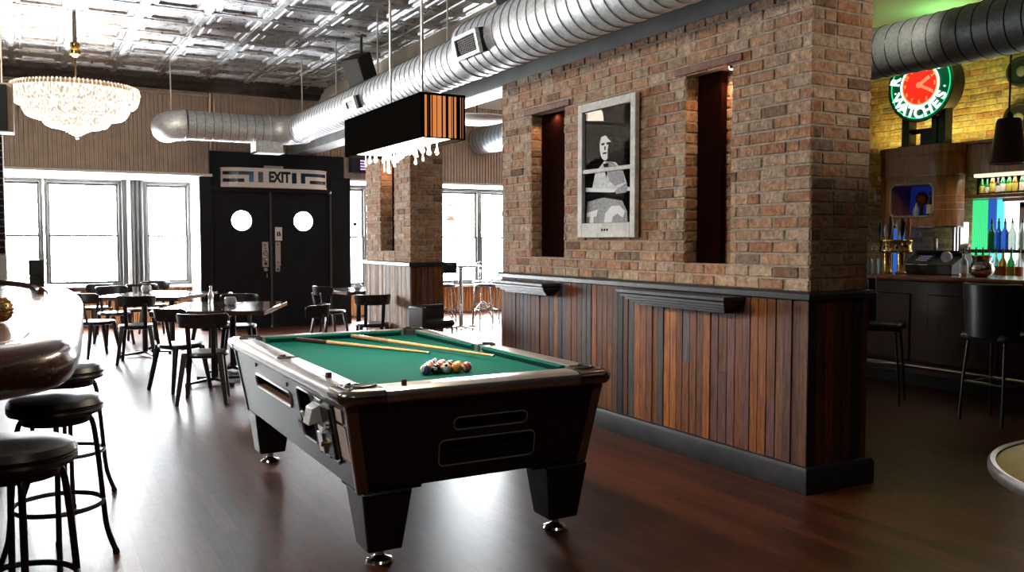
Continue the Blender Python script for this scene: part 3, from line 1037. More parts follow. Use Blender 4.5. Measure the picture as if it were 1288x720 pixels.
# rail sights
mb = MB()
for sx in (-1, 1):
    for y in (-.85, -.57, -.29, .29, .57, .85):
        mb.tube([(sx * .655, y, .845), (sx * .655, y, .8462)], .006, 10)
for sy in (-1, 1):
    for x in (-.28, 0, .28):
        mb.tube([(x, sy * 1.18, .845), (x, sy * 1.18, .8462)], .006, 10)
mb.build('rail_sights', M['ivory'], pt)

# balls: racked triangle, front row along the near end
BR = .0282
bcol = {1: (.75, .45, .02), 2: (.015, .03, .22), 3: (.55, .03, .02), 4: (.08, .02, .14), 5: (.80, .24, .02), 6: (.01, .16, .07), 7: (.17, .02, .02), 8: (.008, .008, .008)}
bname = {1: 'yellow', 2: 'dark blue', 3: 'red', 4: 'purple', 5: 'orange', 6: 'green', 7: 'maroon', 8: 'black'}
white_ball = mat('ball white', (.58, .53, .42), .08, coat=.5)
bm_ = {k: mat('ball ' + bname[k], v, .08, coat=.5) for k, v in bcol.items()}
rows = [[(10, 'leftmost of the front row'), (8, ''), (0, ''), (5, ''), (11, 'at the right end of the front row')],
        [(13, ''), (3, ''), (7, ''), (1, '')], [(15, ''), (9, ''), (14, '')], [(4, ''), (12, '')], [(2, '')]]
rowname = ['in the front row of the racked balls', 'in the second row of the racked balls', 'in the third row of the racked balls', 'in the fourth row of the racked balls', 'at the point of the racked balls']
rx, ry = 1.774, 4.112
ang = rad(-5)
du, dv = Vector((math.cos(ang), math.sin(ang), 0)), Vector((-math.sin(ang), math.cos(ang), 0))
S = BR * 2.006
rb = random.Random(5)
for j, row in enumerate(rows):
    for i, (num, ex_) in enumerate(row):
        P = Vector((rx, ry, .805 + BR)) + du * S * (i + j * .5) + dv * S * .866 * j
        stripe = num > 8
        if num == 0:
            nm, base, desc = 'cue_ball', white_ball, 'white ball with a dark spot'
        elif stripe:
            nm, base, desc = 'pool_ball', white_ball, 'white pool ball with a %s stripe' % bname[num - 8]
        else:
            nm, base, desc = 'pool_ball', bm_[num], 'solid %s pool ball' % bname[num]
        t = thing(nm, '%s %s' % (desc, rowname[j]), 'ball', P, 0, 'racked pool balls')
        MB().sphere((0, 0, 0), BR, 28, 16).build('ball_body', base, t)
        if j == 0:
            rot = Matrix.Rotation(rad((20, -25, 5, 30, -15)[i]), 4, 'Y') @ Matrix.Rotation(rad((10, 0, -20, 5, -5)[i]), 4, 'X')
        else:
            rot = Matrix.Rotation(rb.uniform(-.35, .35), 4, 'Y') @ Matrix.Rotation(rb.uniform(-.5, .5), 4, 'Z')
        if stripe:
            prof = [(BR * math.cos(a) * 1.003, BR * math.sin(a) * 1.003) for a in [(-.66 + 1.32 * k / 8) for k in range(9)]]
            s_ = MB()
            # band lies round the local x axis after rotation
            s_.lathe(prof, 28, M=(rot @ Matrix.Rotation(PI / 2, 4, 'Y')).to_3x3())
            s_.f, s_.c = s_.f[:-2], s_.c[:-2]
            s_.build('stripe', bm_[num - 8], t)
        dirv = (rot.to_3x3() @ Vector((-.35, -.85, .40))).normalized() if j == 0 else Vector((rb.uniform(-1, 1), -1, rb.uniform(0, 1))).normalized()
        q = Matrix.Rotation(0, 3, 'Z')
        zz = dirv.to_track_quat('Z', 'Y').to_matrix()
        prof = [(0, BR * 1.006), (BR * .22, BR * .985), (BR * .30, BR * .962), (BR * .31, BR * .94)]
        dots = M['printblack'] if num == 0 else white_ball
        if not stripe:
            MB().lathe(prof[::-1], 16, M=zz).build('number_spot', dots, t)
            if num:
                text('number', str(num), BR * .42, M['printblack'], t, zz.to_4x4() @ at(0, 0, BR * 1.008), .0002)


# cues
def cue(name, label, a, b, lift_b=0):
    a, b = Vector(a), Vector(b)
    t = thing(name, label, 'cue', a, 0, 'pool cues on the table')
    d = b - a
    L = d.length
    MB().tube([d * 0, d * .012, d * .3], [.0145, .0155, .0135], 14).build('butt', M['cuedark'], t)
    MB().tube([d * .3, d * .65, d * .985], [.0135, .0105, .0068], 14).build('shaft', M['maple'], t)
    MB().tube([d * .985, d * .996], [.0070, .0070], 12).build('ferrule', M['ivory'], t)
    MB().tube([d * .996, d * 1.0], [.0066, .0055], 12).build('tip', M['cuedark'], t)
    return t


cue('pool_cue', 'pool cue with dark butt at the back cushion, tip under the other cue', (1.56, 6.02 - .02, .822), (2.13, 4.87, .8135))
c2 = cue('pool_cue', 'pool cue crossing on top of the dark-butted one, tip beyond the balls', (1.99, 5.92, .823), (2.33, 4.40, .836))
for ch in c2.children:
    if ch.name.startswith('butt'):
        ch.data.materials[0] = mat('inlaid cue butt', (.42, .25, .12), .25, var=.4, vscale=60, coat=.5)

for (lab, x, y, rz) in (('blue-black chalk cube on the long rail above the coin slide', 1.236, 4.03, 8), ('blue-black chalk cube on the near end rail, in front of the balls', 1.475, 3.665, -20)):
    t = thing('chalk_cube', lab, 'chalk', (x, y, .8455), rz, 'chalk cubes')
    MB().box(-.012, .012, -.012, .012, 0, .020).build('paper_wrap', M['chalkwrap'], t, bevel=.001)
    MB().box(-.0118, .0118, -.0118, .0118, .020, .0245).build('chalk_top', M['chalk'], t, bevel=.001)

# ------------------------------------------------------------------ lamp over the pool table
lx0, lx1, ly0, ly1, lz0, lz1 = 1.80, 2.06, 4.22, 5.47, 2.04, 2.277
lc = ((lx0 + lx1) / 2, (ly0 + ly1) / 2)
lp = thing('pool_table_lamp', 'long black box lamp with crystal drops hanging over the pool table', 'lamp', (lc[0], lc[1], lz0))
w, l, h = (lx1 - lx0) / 2, (ly1 - ly0) / 2, lz1 - lz0
sh = MB().box(-w, -w + .012, -l, l, 0, h).box(w - .012, w, -l, l, 0, h).box(-w + .012, w - .012, l - .012, l, 0, h)
sh.box(-w, w, -l, l, h - .012, h).build('shade', M['shadeblack'], lp, bevel=.002)
# the short end is strung with uneven cords that let the lamp light through
e = MB()
rr = random.Random(3)
x = -w
while x < w:
    ww = rr.choice((.0015, .002, .003, .004, .006, .009))
    if rr.random() < .66:
        e.box(x, min(x + ww, w), -l - .002, -l + .004, .004, h - .004)
    x += ww + rr.choice((.0005, .001, .002, .003))
e.build('end_cords', M['shadeblack'], lp)
glowcloth = mat('amber lamp fabric', (.55, .26, .12), .8, emit=(1, .34, .10), estr=.45, var=.45, vscale=30, stretch=(10, 1, .2))
MB().box(-w + .002, w - .002, -l + .004, -l + .010, .003, h - .003).build('end_fabric', glowcloth, lp)
for z in (0, h - .006):
    MB().box(-w, w, -l - .004, -l + .004, z, z + .006).build('end_hem', M['shadeblack'], lp)
MB().box(-w + .014, w - .014, -l + .014, l - .014, .02, .028).build('diffuser', M['warmdiff'], lp)
for y in (4.50 - lc[1] + .0, 4.98 - lc[1] + .0):
    MB().tube([(0, y, h - .005), (0, y, CEIL - lz0 - .02)], .008, 10).build('hanging_rod', M['steel'], lp)
rr = random.Random(8)
for k in range(30):
    px_, py_ = rr.uniform(-w + .04, w - .04), -l + .06 + (2 * l - .25) * (k + rr.random() * .8) / 30
    L = rr.uniform(.04, .115)
    b = rr.uniform(.008, .016)
    MB().lathe([(0, -L), (b * .6, -L + b * .25), (b, -L + b), (b * .75, -L + b * 2), (b * .4, -L + b * 3.4), (.003, -.005), (.003, .02)], 12, (px_, py_, 0)).build('crystal_drop', M['crystal'], lp)

# ------------------------------------------------------------------ chandelier
ch = thing('chandelier', 'tiered crystal chandelier glowing in front of the beadboard wall', 'chandelier', (.50, 11.0, 2.66))
RC = .655
tiers = [(1.0, .84, .515, .345, 'upper'), (.84, .54, .36, .20, ''), (.55, .24, .235, .10, '')]
for (ra, rb_, zt, zb, _) in tiers:
    prof = []
    for i in range(9):
        t = i / 8
        a = t * PI / 2
        prof.append((RC * (rb_ + (ra - rb_) * math.cos(a) ** .62), zt - (zt - zb) * math.sin(a)))
    prof.append((RC * rb_ * .9, zb + .01))
    mb = MB().lathe(prof, 192, flute=.012, nf=48)
    mb.f = [f for f in mb.f if len(f) == 4]
    mb.c = mb.c[:len(mb.f)]
    tier = mb.build('crystal_tier', M['chand'], ch)
    rg = MB().ring((0, 0, zt + .004), RC * ra, .010, 'z', 64, 8).build('tier_ring', M['chandgold'], tier)
MB().lathe([(RC, .515), (RC * 1.01, .535), (RC * .98, .56)], 96).build('rim', M['chandgold'], ch)
mb = MB()
for k in range(96):
    a = 2 * PI * k / 96
    mb.tube([(RC * 1.008 * math.cos(a), RC * 1.008 * math.sin(a), .50), (RC * .985 * math.cos(a), RC * .985 * math.sin(a), .565)], .010, 6)
mb.build('bead_rim', M['chand'], ch)
mb = MB()
for (r, z) in ((.15, .09), (.115, .07), (.08, .05), (.05, .035)):
    mb.lathe([(0, z - .01), (r, z - .005), (r * 1.05, z + .012), (r * .9, z + .03), (0, z + .03)], 24)
mb.build('lower_bowl', M['chand'], ch)
MB().sphere((0, 0, .005), .024, 16, 10).build('finial', M['crystal'], ch)
MB().tube([(0, 0, .05), (0, 0, .96)], .009, 8).build('stem', M['brass'], ch)
MB().lathe([(.02, .90), (.055, .93), (.06, .97), (.04, 1.0), (.05, 1.02), (.05, 1.06), (.02, 1.08)], 20).build('hook_cup', M['brass'], ch)
MB().tube([(0, 0, 1.07), (0, 0, 1.42)], .022, 10).build('drop_pipe', M['casting'], ch)
mb = MB()
for k in range(6):
    a = k * PI / 3
    mb.tube([(0, 0, .62), (RC * .5 * math.cos(a), RC * .5 * math.sin(a), .60), (RC * .98 * math.cos(a), RC * .98 * math.sin(a), .545)], .006, 6)
mb.build('rim_arm', M['brass'], ch)

# ------------------------------------------------------------------ ducts
def duct_run(mb, ms, p0, p1, r, gap=.125):
    p0, p1 = Vector(p0), Vector(p1)
    d = p1 - p0
    L = d.length
    mb.tube([p0, p1], r, 40)
    n = int(L / gap)
    ax = 'y' if abs(d.y) > abs(d.x) else 'x'
    for i in range(1, n + 1):
        q = p0 + d * (i * gap / L)
        ms.ring(q, r, .0055, ax, 40, 6)


DX, DZ = 3.5, 3.16
dt = thing('air_duct', 'round galvanised air duct running under the tin ceiling with a cross branch', 'air duct', (DX, 6.9, DZ))
a, s = MB(), MB()
duct_run(a, s, (0, -9.5, .03), (0, 0, .03), .252, .135)
o = a.build('wide_run', M['galv'], dt)
s.build('spiral_seam', M['seam'], o)
a, s = MB(), MB()
duct_run(a, s, (0, .10, -.01), (0, 5.72, -.03), .208, .125)
o = a.build('narrow_run', M['galv'], dt)
s.build('spiral_seam', M['seam'], o)
MB().tube([(0, -.03, .03), (0, .01, .03), (0, .10, -.01), (0, .14, -.01)], [.258, .258, .213, .213], 40).build('reducer', M['galv'], dt)
el = []
for i in range(9):
    t = i / 8 * PI / 2
    el.append((-.38 + .38 * math.cos(t), 5.72 + .38 * math.sin(t), -.03))
o = MB().tube(el, .210, 40).build('elbow', M['galv'], dt)
s = MB()
for (q, ax) in (((0, 5.70, -.03), 'y'), ((-.38, 6.1, -.03), 'x')):
    s.ring(q, .21, .012, ax, 40, 6)
s.build('joint_band', M['galv'], o)
a, s = MB(), MB()
duct_run(a, s, (-.38, 6.10, -.03), (-1.52, 6.10, -.03), .205, .115)
o = a.build('cross_run', M['galv'], dt)
s.build('spiral_seam', M['seam'], o)
el = []
for i in range(8):
    t = i / 7 * rad(75)
    el.append((-1.52 - .22 * math.sin(t), 6.10 + .22 - .22 * math.cos(t), -.03 - .02 * i / 7))
o = MB().tube(el + [(el[-1][0] - .03, el[-1][1] + .12, -.05)], .212, 40).build('end_elbow', M['galv'], dt)
MB().ring((-1.55, 6.10, -.03), .214, .009, 'x', 40, 6).build('joint_band', M['galv'], o)


def grille(y0, y1, z0, z1, rad_, zc):
    """register standing off the -x side of the duct, tilted with its curve"""
    yc, zm = (y0 + y1) / 2, (z0 + z1) / 2
    h = (z1 - z0) / 2
    L = (y1 - y0) / 2
    a = math.asin(max(-1, min(1, (zm - zc) / rad_)))
    g = bpy.data.objects.new('grille', None)
    f = MB()
    f.box(-.035, 0, -L, -L + .035, -h, h).box(-.035, 0, L - .035, L, -h, h).box(-.035, 0, -L + .035, L - .035, -h, -h + .03).box(-.035, 0, -L + .035, L - .035, h - .03, h)
    o = f.build('register_frame', M['galv'], dt, bevel=.002)
    o.location = (-math.cos(a) * (rad_ + .03), yc, zc + math.sin(a) * (rad_ + .03))
    o.rotation_euler = (0, a, 0)
    n = MB().box(.0, .09, -L, L, -h, h)
    n.build('register_neck', M['black'], o)
    b = MB()
    for i in range(13):
        q = -L + .04 + (2 * L - .08) * i / 12
        b.box(-.02, -.012, q - .003, q + .003, -h + .03, h - .03)
    for i in range(9):
        q = -h + .03 + (2 * h - .06) * i / 8
        b.box(-.018, -.010, -L + .035, L - .035, q - .003, q + .003)
    b.build('register_grid', M['blackmetal'], o)
    MB().box(-.006, -.001, -L + .03, L - .03, -h + .03, h - .03).build('register_back', M['matteblack'], o)
    bpy.data.objects.remove(g)


grille(-.58, -.14, -.125, .07, .252, .03)
grille(2.58, 2.92, -.155, -.01, .208, -.02)
for (y, z) in ((7.55, .23), (9.43, .19), (10.95, .19), (12.55, .185)):
    MB().tube([(0, y - 6.9, z - .03), (0, y - 6.9, CEIL - DZ - .01)], .009, 8).build('hanger_rod', M['white'], dt)
MB().tube([(-1.72, 6.14, .17), (-1.72, 6.14, CEIL - DZ - .01)], .008, 8).build('hanger_rod', M['white'], dt)
db = MB().box(-.58, -.20, 5.98, 6.26, -.36, -.15).build('diffuser_box', M['galv'], dt, bevel=.004)
MB().box(-.60, -.18, 5.96, 6.28, -.375, -.358).box(-.60, -.575, 5.96, 6.28, -.375, -.14).build('diffuser_flange', M['white'], db)

d2_ = thing('air_duct', 'slate-painted round duct above the back bar, crossing in front of the clock', 'air duct', (7.7, 5, 3.43))
a, s = MB(), MB()
duct_run(a, s, (0, -7, 0), (0, 10.1, 0), .26, .15)
o = a.build('duct_run', M['galvdark'], d2_)
s.build('spiral_seam', M['black'], o)
MB().lathe([(.265, 0), (.265, .03), (.12, .08), (0, .09)], 32, (0, 10.1, 0), Matrix.Rotation(-PI / 2, 3, 'X')).build('end_cap', M['galvdark'], d2_)
fr = MB().box(-.27, -.235, 8.4, 8.75, -.07, .10).build('register_frame', M['white'], d2_, bevel=.004)
MB().box(-.275, -.27, 8.44, 8.71, -.045, .075).build('register_grid', M['casting'], fr)
for y in (1.5, 9.2):
    MB().tube([(0, y, .24), (0, y, CEIL - 3.43 - .02)], .008, 8).build('hanger_rod', M['black'], d2_)

# conduit on the ceiling beside the bulkhead, and one down the front wall
cd = thing('conduit', 'thin steel conduit fixed along the tin ceiling beside the duct', 'conduit', (4.07, 0, 4.03))
MB().tube([(0, -2, 0), (0, 14.4, 0)], .012, 8).build('conduit_pipe', M['steel'], cd)
mb = MB()
for y in range(0, 14, 2):
    mb.box(-.02, .02, y - .015, y + .015, -.014, .05)
mb.build('conduit_clips', M['steel'], cd)
cd = thing('conduit', 'conduit bending down the beadboard to the exit sign', 'conduit', (0, 15.17, 0))
MB().tube(catmull([(2.3, 0, 3.97), (3.4, 0, 3.96), (3.72, 0, 3.93), (3.80, 0, 3.82), (3.80, 0, 3.3), (3.80, -.0, 2.76)], 5), .013, 8).build('conduit_pipe', M['plate'], cd)

# hung loudspeakers
def speaker(name, label, loc, rz, tilt, w, d, h, grille_m='matteblack', rod=None):
    t = thing(name, label, 'loudspeaker', loc, rz)
    R_ = Matrix.Rotation(rad(tilt), 3, 'X')
    f = lambda x, y, z: tuple(R_ @ Vector((x, y, z)))
    MB().hexa([f(-w, -d, -h), f(w, -d, -h), f(w * .8, d, -h), f(-w * .8, d, -h)], [f(-w, -d, h), f(w, -d, h), f(w * .8, d, h), f(-w * .8, d, h)]).build('cabinet', M['black'], t, bevel=.01)
    MB().hexa([f(-w * .9, -d - .012, -h * .92), f(w * .9, -d - .012, -h * .92), f(w * .9, -d, -h * .92), f(-w * .9, -d, -h * .92)], [f(-w * .9, -d - .012, h * .92), f(w * .9, -d - .012, h * .92), f(w * .9, -d, h * .92), f(-w * .9, -d, h * .92)]).build('grille', M[grille_m], t)
    if rod:
        MB().tube([(0, 0, 0), (0, 0, rod)], .015, 8).box(-.05, .05, -.05, .05, rod - .01, rod).build('hanging_bracket', M['black'], t)
    return t


greyg = 'speakergrey'
M[greyg] = mat('grey speaker grille', (.10, .10, .10), .6)
speaker('loudspeaker', 'black loudspeaker hung from the tin ceiling above the far duct run', (3.72, 10.6, 3.62), -62, 25, .15, .14, .22, greyg, .46)
speaker('loudspeaker', 'black loudspeaker tucked behind the wide duct near the bulkhead', (3.95, 7.1, 3.87), -60, 25, .14, .13, .22, greyg, .2)
# speaker on the pilaster at the left, with a pale edge
t = thing('loudspeaker', 'black wall loudspeaker with pale wooden sides above the bar', 'loudspeaker', (-.20, 7.0, 2.27))
MB().box(-.17, .085, 0, .012, .0, .31).build('grille', M['matteblack'], t)
MB().box(-.19, .125, .012, .24, -.012, .325).build('cabinet', mat('pale speaker veneer', (.55, .42, .28), .5, var=.2, vscale=8), t, bevel=.006)
MB().tube([(-.03, .2, .15), (-.03, .3, .15), (-.6, .5, .2), (-1.60, .5, .2)], .015, 8).build('wall_arm', M['black'], t)
MB().box(-1.61, -1.58, .42, .58, .1, .3).build('wall_plate', M['black'], t)

# ------------------------------------------------------------------ exit sign and small things on the front wall
es = thing('exit_sign', 'cream art deco EXIT sign with blue-black bars over the double doors', 'sign', (3.72, 15.13, 2.40))
SW, SH, SD = .90, .325, .22


def bow(x):          # the front is flat in the middle and curves back at both ends
    a = abs(x)
    return -SD + (0 if a < .55 else SD * .85 * ((a - .55) / .36) ** 2)


def bowed(mb, x0, x1, z0, z1, off, th=.004, n=10):
    xs = [x0 + (x1 - x0) * i / n for i in range(n + 1)]
    for a, b in zip(xs[:-1], xs[1:]):
        mb.hexa([(a, bow(a) - off, z0), (b, bow(b) - off, z0), (b, bow(b) - off, z1), (a, bow(a) - off, z1)], [(a, bow(a) - off - th, z0), (b, bow(b) - off - th, z0), (b, bow(b) - off - th, z1), (a, bow(a) - off - th, z1)])
    return mb


xs = [-SW + 2 * SW * i / 48 for i in range(49)]
poly = [(x, bow(x)) for x in xs] + [(SW, -.002), (-SW, -.002)]
MB().prism(poly, .02, SH - .015).build('housing', M['signwhite'], es)
poly2 = [(x * 1.006, bow(x) - .012) for x in xs] + [(SW * 1.006, -.001), (-SW * 1.006, -.001)]
MB().prism(poly2, 0, .026).build('lower_rim', M['signwhite'], es)
MB().prism(poly2, SH - .022, SH).build('upper_rim', M['signwhite'], es)
for sx in (-1, 1):
    o = lambda a, b: (min(sx * a, sx * b), max(sx * a, sx * b))
    mb = MB()
    bowed(mb, *o(.40, .875), .205, .262, 0)
    mb.build('sign_bar', M['signblue'], es)
    mb = MB()
    bowed(mb, *o(.40, .475), .085, .206, .0005)
    mb.build('sign_bar', M['signteal'] if sx < 0 else M['signblue'], es)
    mb = MB()
    bowed(mb, *o(.555, .875), .082, .140, 0)
    mb.build('sign_bar', M['signblue'], es)
    mb = MB()
    bowed(mb, *o(.245, .325), .082, .262, 0)
    mb.build('sign_bar', M['signblue'], es)
for i, c in enumerate('EXIT'):
    text('letter', c, .245, M['signblue'], es, at((-.105, -.005, .082, .160)[i], -SD - .001, .172) @ FRONT, .003, .011, .74)
MB().box(-.19, .13, -.10, -.005, SH + .001, SH + .055).build('junction_box', M['plate'], es, bevel=.004)

tv = thing('wall_monitor', 'small black wall monitor with violet lines on its screen beside the pillar', 'monitor', (5.22, 15.19, 2.72), 10)
MB().box(-.18, .18, -.10, -.04, 0, .28).build('bezel', M['black'], tv, bevel=.006)
sc_ = MB().box(-.165, .165, -.104, -.10, .02, .265).build('screen', mat('dark violet screen', (.01, .01, .012), .2, emit=(.05, .01, .06), estr=.05), tv)
mb = MB()
for k in range(4):
    mb.box(.02, .15, -.107, -.104, .06 + k * .05, .085 + k * .05)
mb.build('screen_lines', emitmat('violet screen line', (.75, .45, .9), .6), sc_)
MB().box(-.05, .05, -.05, .03, .08, .2).build('wall_bracket', M['black'], tv)

# stickers on the window panes
st = thing('window_sticker', 'outline sticker of a round looped face on the narrow window pane by the door', 'sticker', (5.56, 16.335, 1.92))
mb = MB()
for pts in ([(-.10, .20), (-.135, .1), (-.12, -.02), (-.07, -.12)], [(.10, .20), (.135, .1), (.12, -.02), (.07, -.12)], [(-.04, .24), (.0, .25), (.04, .24)], [(-.09, -.15), (-.1, -.26), (-.06, -.32)], [(.09, -.15), (.1, -.26), (.06, -.32)], [(0, -.2), (.02, -.28), (-.01, -.33)]):
    mb.tube([(x, 0, z) for x, z in pts], .004, 5)
mb.build('outline', mat('grey sticker ink', (.25, .27, .3), .6), st)
mb = MB().sphere((.01, 0, -.1), .04, 12, 8, (1, .1, 1))
mb.build('dark_spot', M['printblack'], st)
st = thing('window_notice', 'small white notice with a dark lower band on the big bay window pane', 'notice', (7.62, 16.33, 1.93))
MB().box(-.085, .085, 0, .003, 0, .36).build('notice_sheet', M['paper'], st)
MB().box(-.09, .09, -.003, 0, -.02, .075).build('dark_band', M['plate'], st)
mb = MB()
for k in range(4):
    mb.box(-.05 + k * .028, -.03 + k * .028, -.002, 0, .29, .315)
mb.build('printed_marks', M['printgrey'], st)

# ------------------------------------------------------------------ picture on the brick wall (a sash window used as a frame)
pc_ = thing('framed_picture', 'monochrome picture of a seated figure behind a drum in a distressed white sash frame', 'picture', (3.975, 5.588, 1.525), -90)
w2, hp = .385, 1.075
f = MB().box(-w2, -w2 + .062, -.04, .0, 0, hp).box(w2 - .062, w2, -.04, .0, 0, hp).box(-w2 + .062, w2 - .062, -.04, .0, 0, .115).box(-w2 + .062, w2 - .062, -.04, .0, hp - .065, hp)
f.build('sash_frame', M['distress'], pc_, bevel=.004)
MB().box(-w2 + .062, w2 - .062, -.034, -.004, .515, .547).build('meeting_rail', M['distress'], pc_, bevel=.004)
mb = MB()
for k in (-.035, 0, .035):
    mb.tube([(k, -.0415, .06), (k, -.038, .06)], .0105, 14)
mb.build('frame_holes', M['printblack'], pc_)
MB().box(-w2 + .02, w2 - .02, -.008, -.002, .03, hp - .03).build('print_backing', M['printblack'], pc_)
G = lambda poly, y, nm, m, par: MB().prism(poly, -.008 - y - .0012, -.008 - y, 'xz').build(nm, M[m], par, smooth=False)
pr_ = MB().box(-w2 + .06, w2 - .06, -.009, -.008, .11, hp - .06).build('print', M['printblack'], pc_)
ell = lambda cx, cz, rx_, rz_, n=20: [(cx + rx_ * math.cos(2 * PI * k / n), cz + rz_ * math.sin(2 * PI * k / n)) for k in range(n)]
G([(-.22, .385), (-.17, .52), (-.05, .60), (.10, .58), (.20, .50), (.25, .40), (.10, .375), (-.10, .36)], .0015, 'print_shirt', 'printskin', pr_)
G([(-.03, .60), (.07, .58), (.20, .50), (.22, .42), (.10, .40), (.02, .44)], .003, 'print_pattern', 'printgrey', pr_)
G(ell(-.035, .72, .075, .115), .0045, 'print_face', 'printwhite', pr_)
G([(-.12, .72), (-.115, .83), (-.04, .87), (.04, .84), (.055, .74), (.02, .76), (-.03, .80), (-.09, .79)], .006, 'print_hair', 'printblack', pr_)
G([(.0, .62), (.04, .65), (.05, .74), (.015, .74), (.0, .68)], .006, 'print_shade', 'printblack', pr_)
for a in ((-.085, -.045, .725, .742), (-.015, .02, .725, .742), (-.065, -.015, .655, .668), (-.045, -.028, .685, .715)):
    G([(a[0], a[2]), (a[1], a[2]), (a[1], a[3]), (a[0], a[3])], .006, 'print_feature', 'printblack', pr_)
G([(-.06, .58), (-.02, .47), (.015, .58)], .0045, 'print_collar', 'printblack', pr_)
G([(-.30, .405), (.10, .375), (.30, .38), (.30, .352), (.05, .35), (-.30, .372)], .006, 'print_stick', 'printwhite', pr_)
G([(.10, .36), (.24, .41), (.27, .38), (.24, .34), (.12, .335)], .0075, 'print_hand', 'printgrey', pr_)
G([(-.30, .115), (-.28, .29), (-.06, .315), (.19, .28), (.25, .2), (.26, .115)], .0015, 'print_drum', 'printgrey', pr_)
G([(-.29, .20), (-.13, .225), (-.15, .17), (-.19, .165), (-.19, .118), (-.25, .118), (-.24, .17), (-.29, .165)], .003, 'print_letter', 'printwhite', pr_)
G([(-.05, .118), (-.03, .19), (.05, .245), (.16, .245), (.23, .20), (.20, .15), (.13, .185), (.07, .16), (.06, .118)], .003, 'print_letter', 'printwhite', pr_)
MB().box(-w2 + .06, w2 - .06, -.020, -.018, .11, hp - .06).build('picture_glass', M['picglass'], pc_)


# ------------------------------------------------------------------ drink ledges on the wainscot
def ledge(label, y0, y1, z, tall):
    t = thing('wall_ledge', label, 'ledge', (3.982, (y0 + y1) / 2, z), -90)
    L = (y1 - y0) / 2
    MB().box(-L, L, -.19, 0, -.028, 0).build('ledge_top', M['blacktrim'], t, bevel=.005)
    mb = MB()
    steps = [(.165, .03, .055), (.14, .055, .075), (.11, .075, .095), (.075, .095, .115)][:tall]
    for (d, a, b) in steps:
        mb.box(-L + .19 - d, L - .19 + d, -d, 0, -b, -a + .001)
    mb.box(-L + .02, L - .02, -.175, 0, -.034, -.028)
    mb.build('stepped_moulding', M['blacktrim'], t, bevel=.006)
    return t


ledge('shorter black moulded ledge on the plank wainscot, at the end toward the windows', 6.30, 7.28, 1.135, 4)
ledge('longer black moulded ledge on the plank wainscot, at the corner end', 4.09, 5.24, 1.145, 4)


# ------------------------------------------------------------------ chairs
def make_chair(label):
    t = thing('dining_chair', label, 'chair')
    # seat: thick rounded board with a dished top
    prof = [(0, .422), (.17, .422), (.208, .432), (.218, .452), (.208, .472), (.15, .476), (0, .466)]
    MB().lathe(prof, 32, M=Matrix.Diagonal((1, 1.02, 1))).build('seat', M['chairwood'], t)
    for sx in (-1, 1):
        MB().beam((sx * .155, -.155, .455), (sx * .215, -.235, 0), .052, .040, .034, .028, up=(0, 1, 0)).build('leg', M['chairwood'], t, bevel=.006)
        MB().beam((sx * .145, .135, .445), (sx * .19, .205, 0), .048, .042, .032, .028, up=(0, 1, 0)).build('leg', M['chairwood'], t, bevel=.006)
        MB().beam((sx * .105, -.175, .43), (sx * .112, -.232, .74), .042, .018, .042, .016, up=(0, 1, 0)).build('upright', M['chairwood'], t, bevel=.004)
    # crest rail: bent board that wraps round the sitter
    R_, cy = .27, .03
    n = 16
    bot, top = [], []
    A0, A1 = rad(180 + 22), rad(360 - 22)
    v, f_ = [], []
    for i in range(n + 1):
        a = A0 + (A1 - A0) * i / n
        e = min(1, min(i, n - i) / 1.0 + .5)
        z0, z1 = .705 - .0 * e + .03 * (1 - e), .79 + .045 * e
        for (r, z) in ((R_, z0), (R_ + .012, (z0)), (R_ + .030, z1), (R_ + .010, z1)):
            v.append((r * math.cos(a) * .84, cy + r * math.sin(a) * 1.0, z))
    for i in range(n):
        f_ += [(i * 4 + k, i * 4 + (k + 1) % 4, i * 4 + 4 + (k + 1) % 4, i * 4 + 4 + k) for k in range(4)]
    f_ += [(0, 1, 2, 3), (n * 4 + 3, n * 4 + 2, n * 4 + 1, n * 4)]
    MB().add(v, f_).build('crest_rail', M['chairwood'], t, bevel=.004)
    return t


CH = [('black wooden chair closest to the pool table, its back to us', 1.40, 8.43, -17),
      ('black wooden chair at the bar side of the dark candle table, facing across it', 1.31, 9.22, -66),
      ('dark chair across the dark candle table, in front of the black doors', 2.22, 10.92, 160),
      ('dark chair turned askew between the two long tables', 2.02, 11.55, 40),
      ('dark brown chair with its back to us at the middle table', 1.13, 11.52, -10),
      ('dark chair at the bar side of the middle table, half hidden by another chair', .74, 12.35, -68),
      ('brown chair facing us across the middle table, below the window post', 1.47, 14.25, 172),
      ('dark chair at the far corner of the middle table, beside the bar end', 1.05, 13.75, 195),
      ('dark chair at the window table behind the bar end', .87, 14.95, 35),
      ('pale-edged chair back near the window sill beyond the middle table', 1.75, 15.15, 160),
      ('chair seen from its side at the pillar table, its back toward the doors', 3.87, 12.5, -75),
      ('black chair with its back to us against the plank foot of the pillar', 3.735, 10.35, -10),
      ('black chair whose back edge shows just past the far rail of the pool table', 2.50, 8.98, 58)]
chair0 = make_chair(CH[0][0])
chair0.location = (CH[0][1], CH[0][2], 0)
chair0.rotation_euler = (0, 0, rad(CH[0][3]))
chair0['group'] = 'dining chairs'
for (lb, x, y, rz) in CH[1:]:
    dup(chair0, (x, y, 0), rz, lb, 'dining chairs')


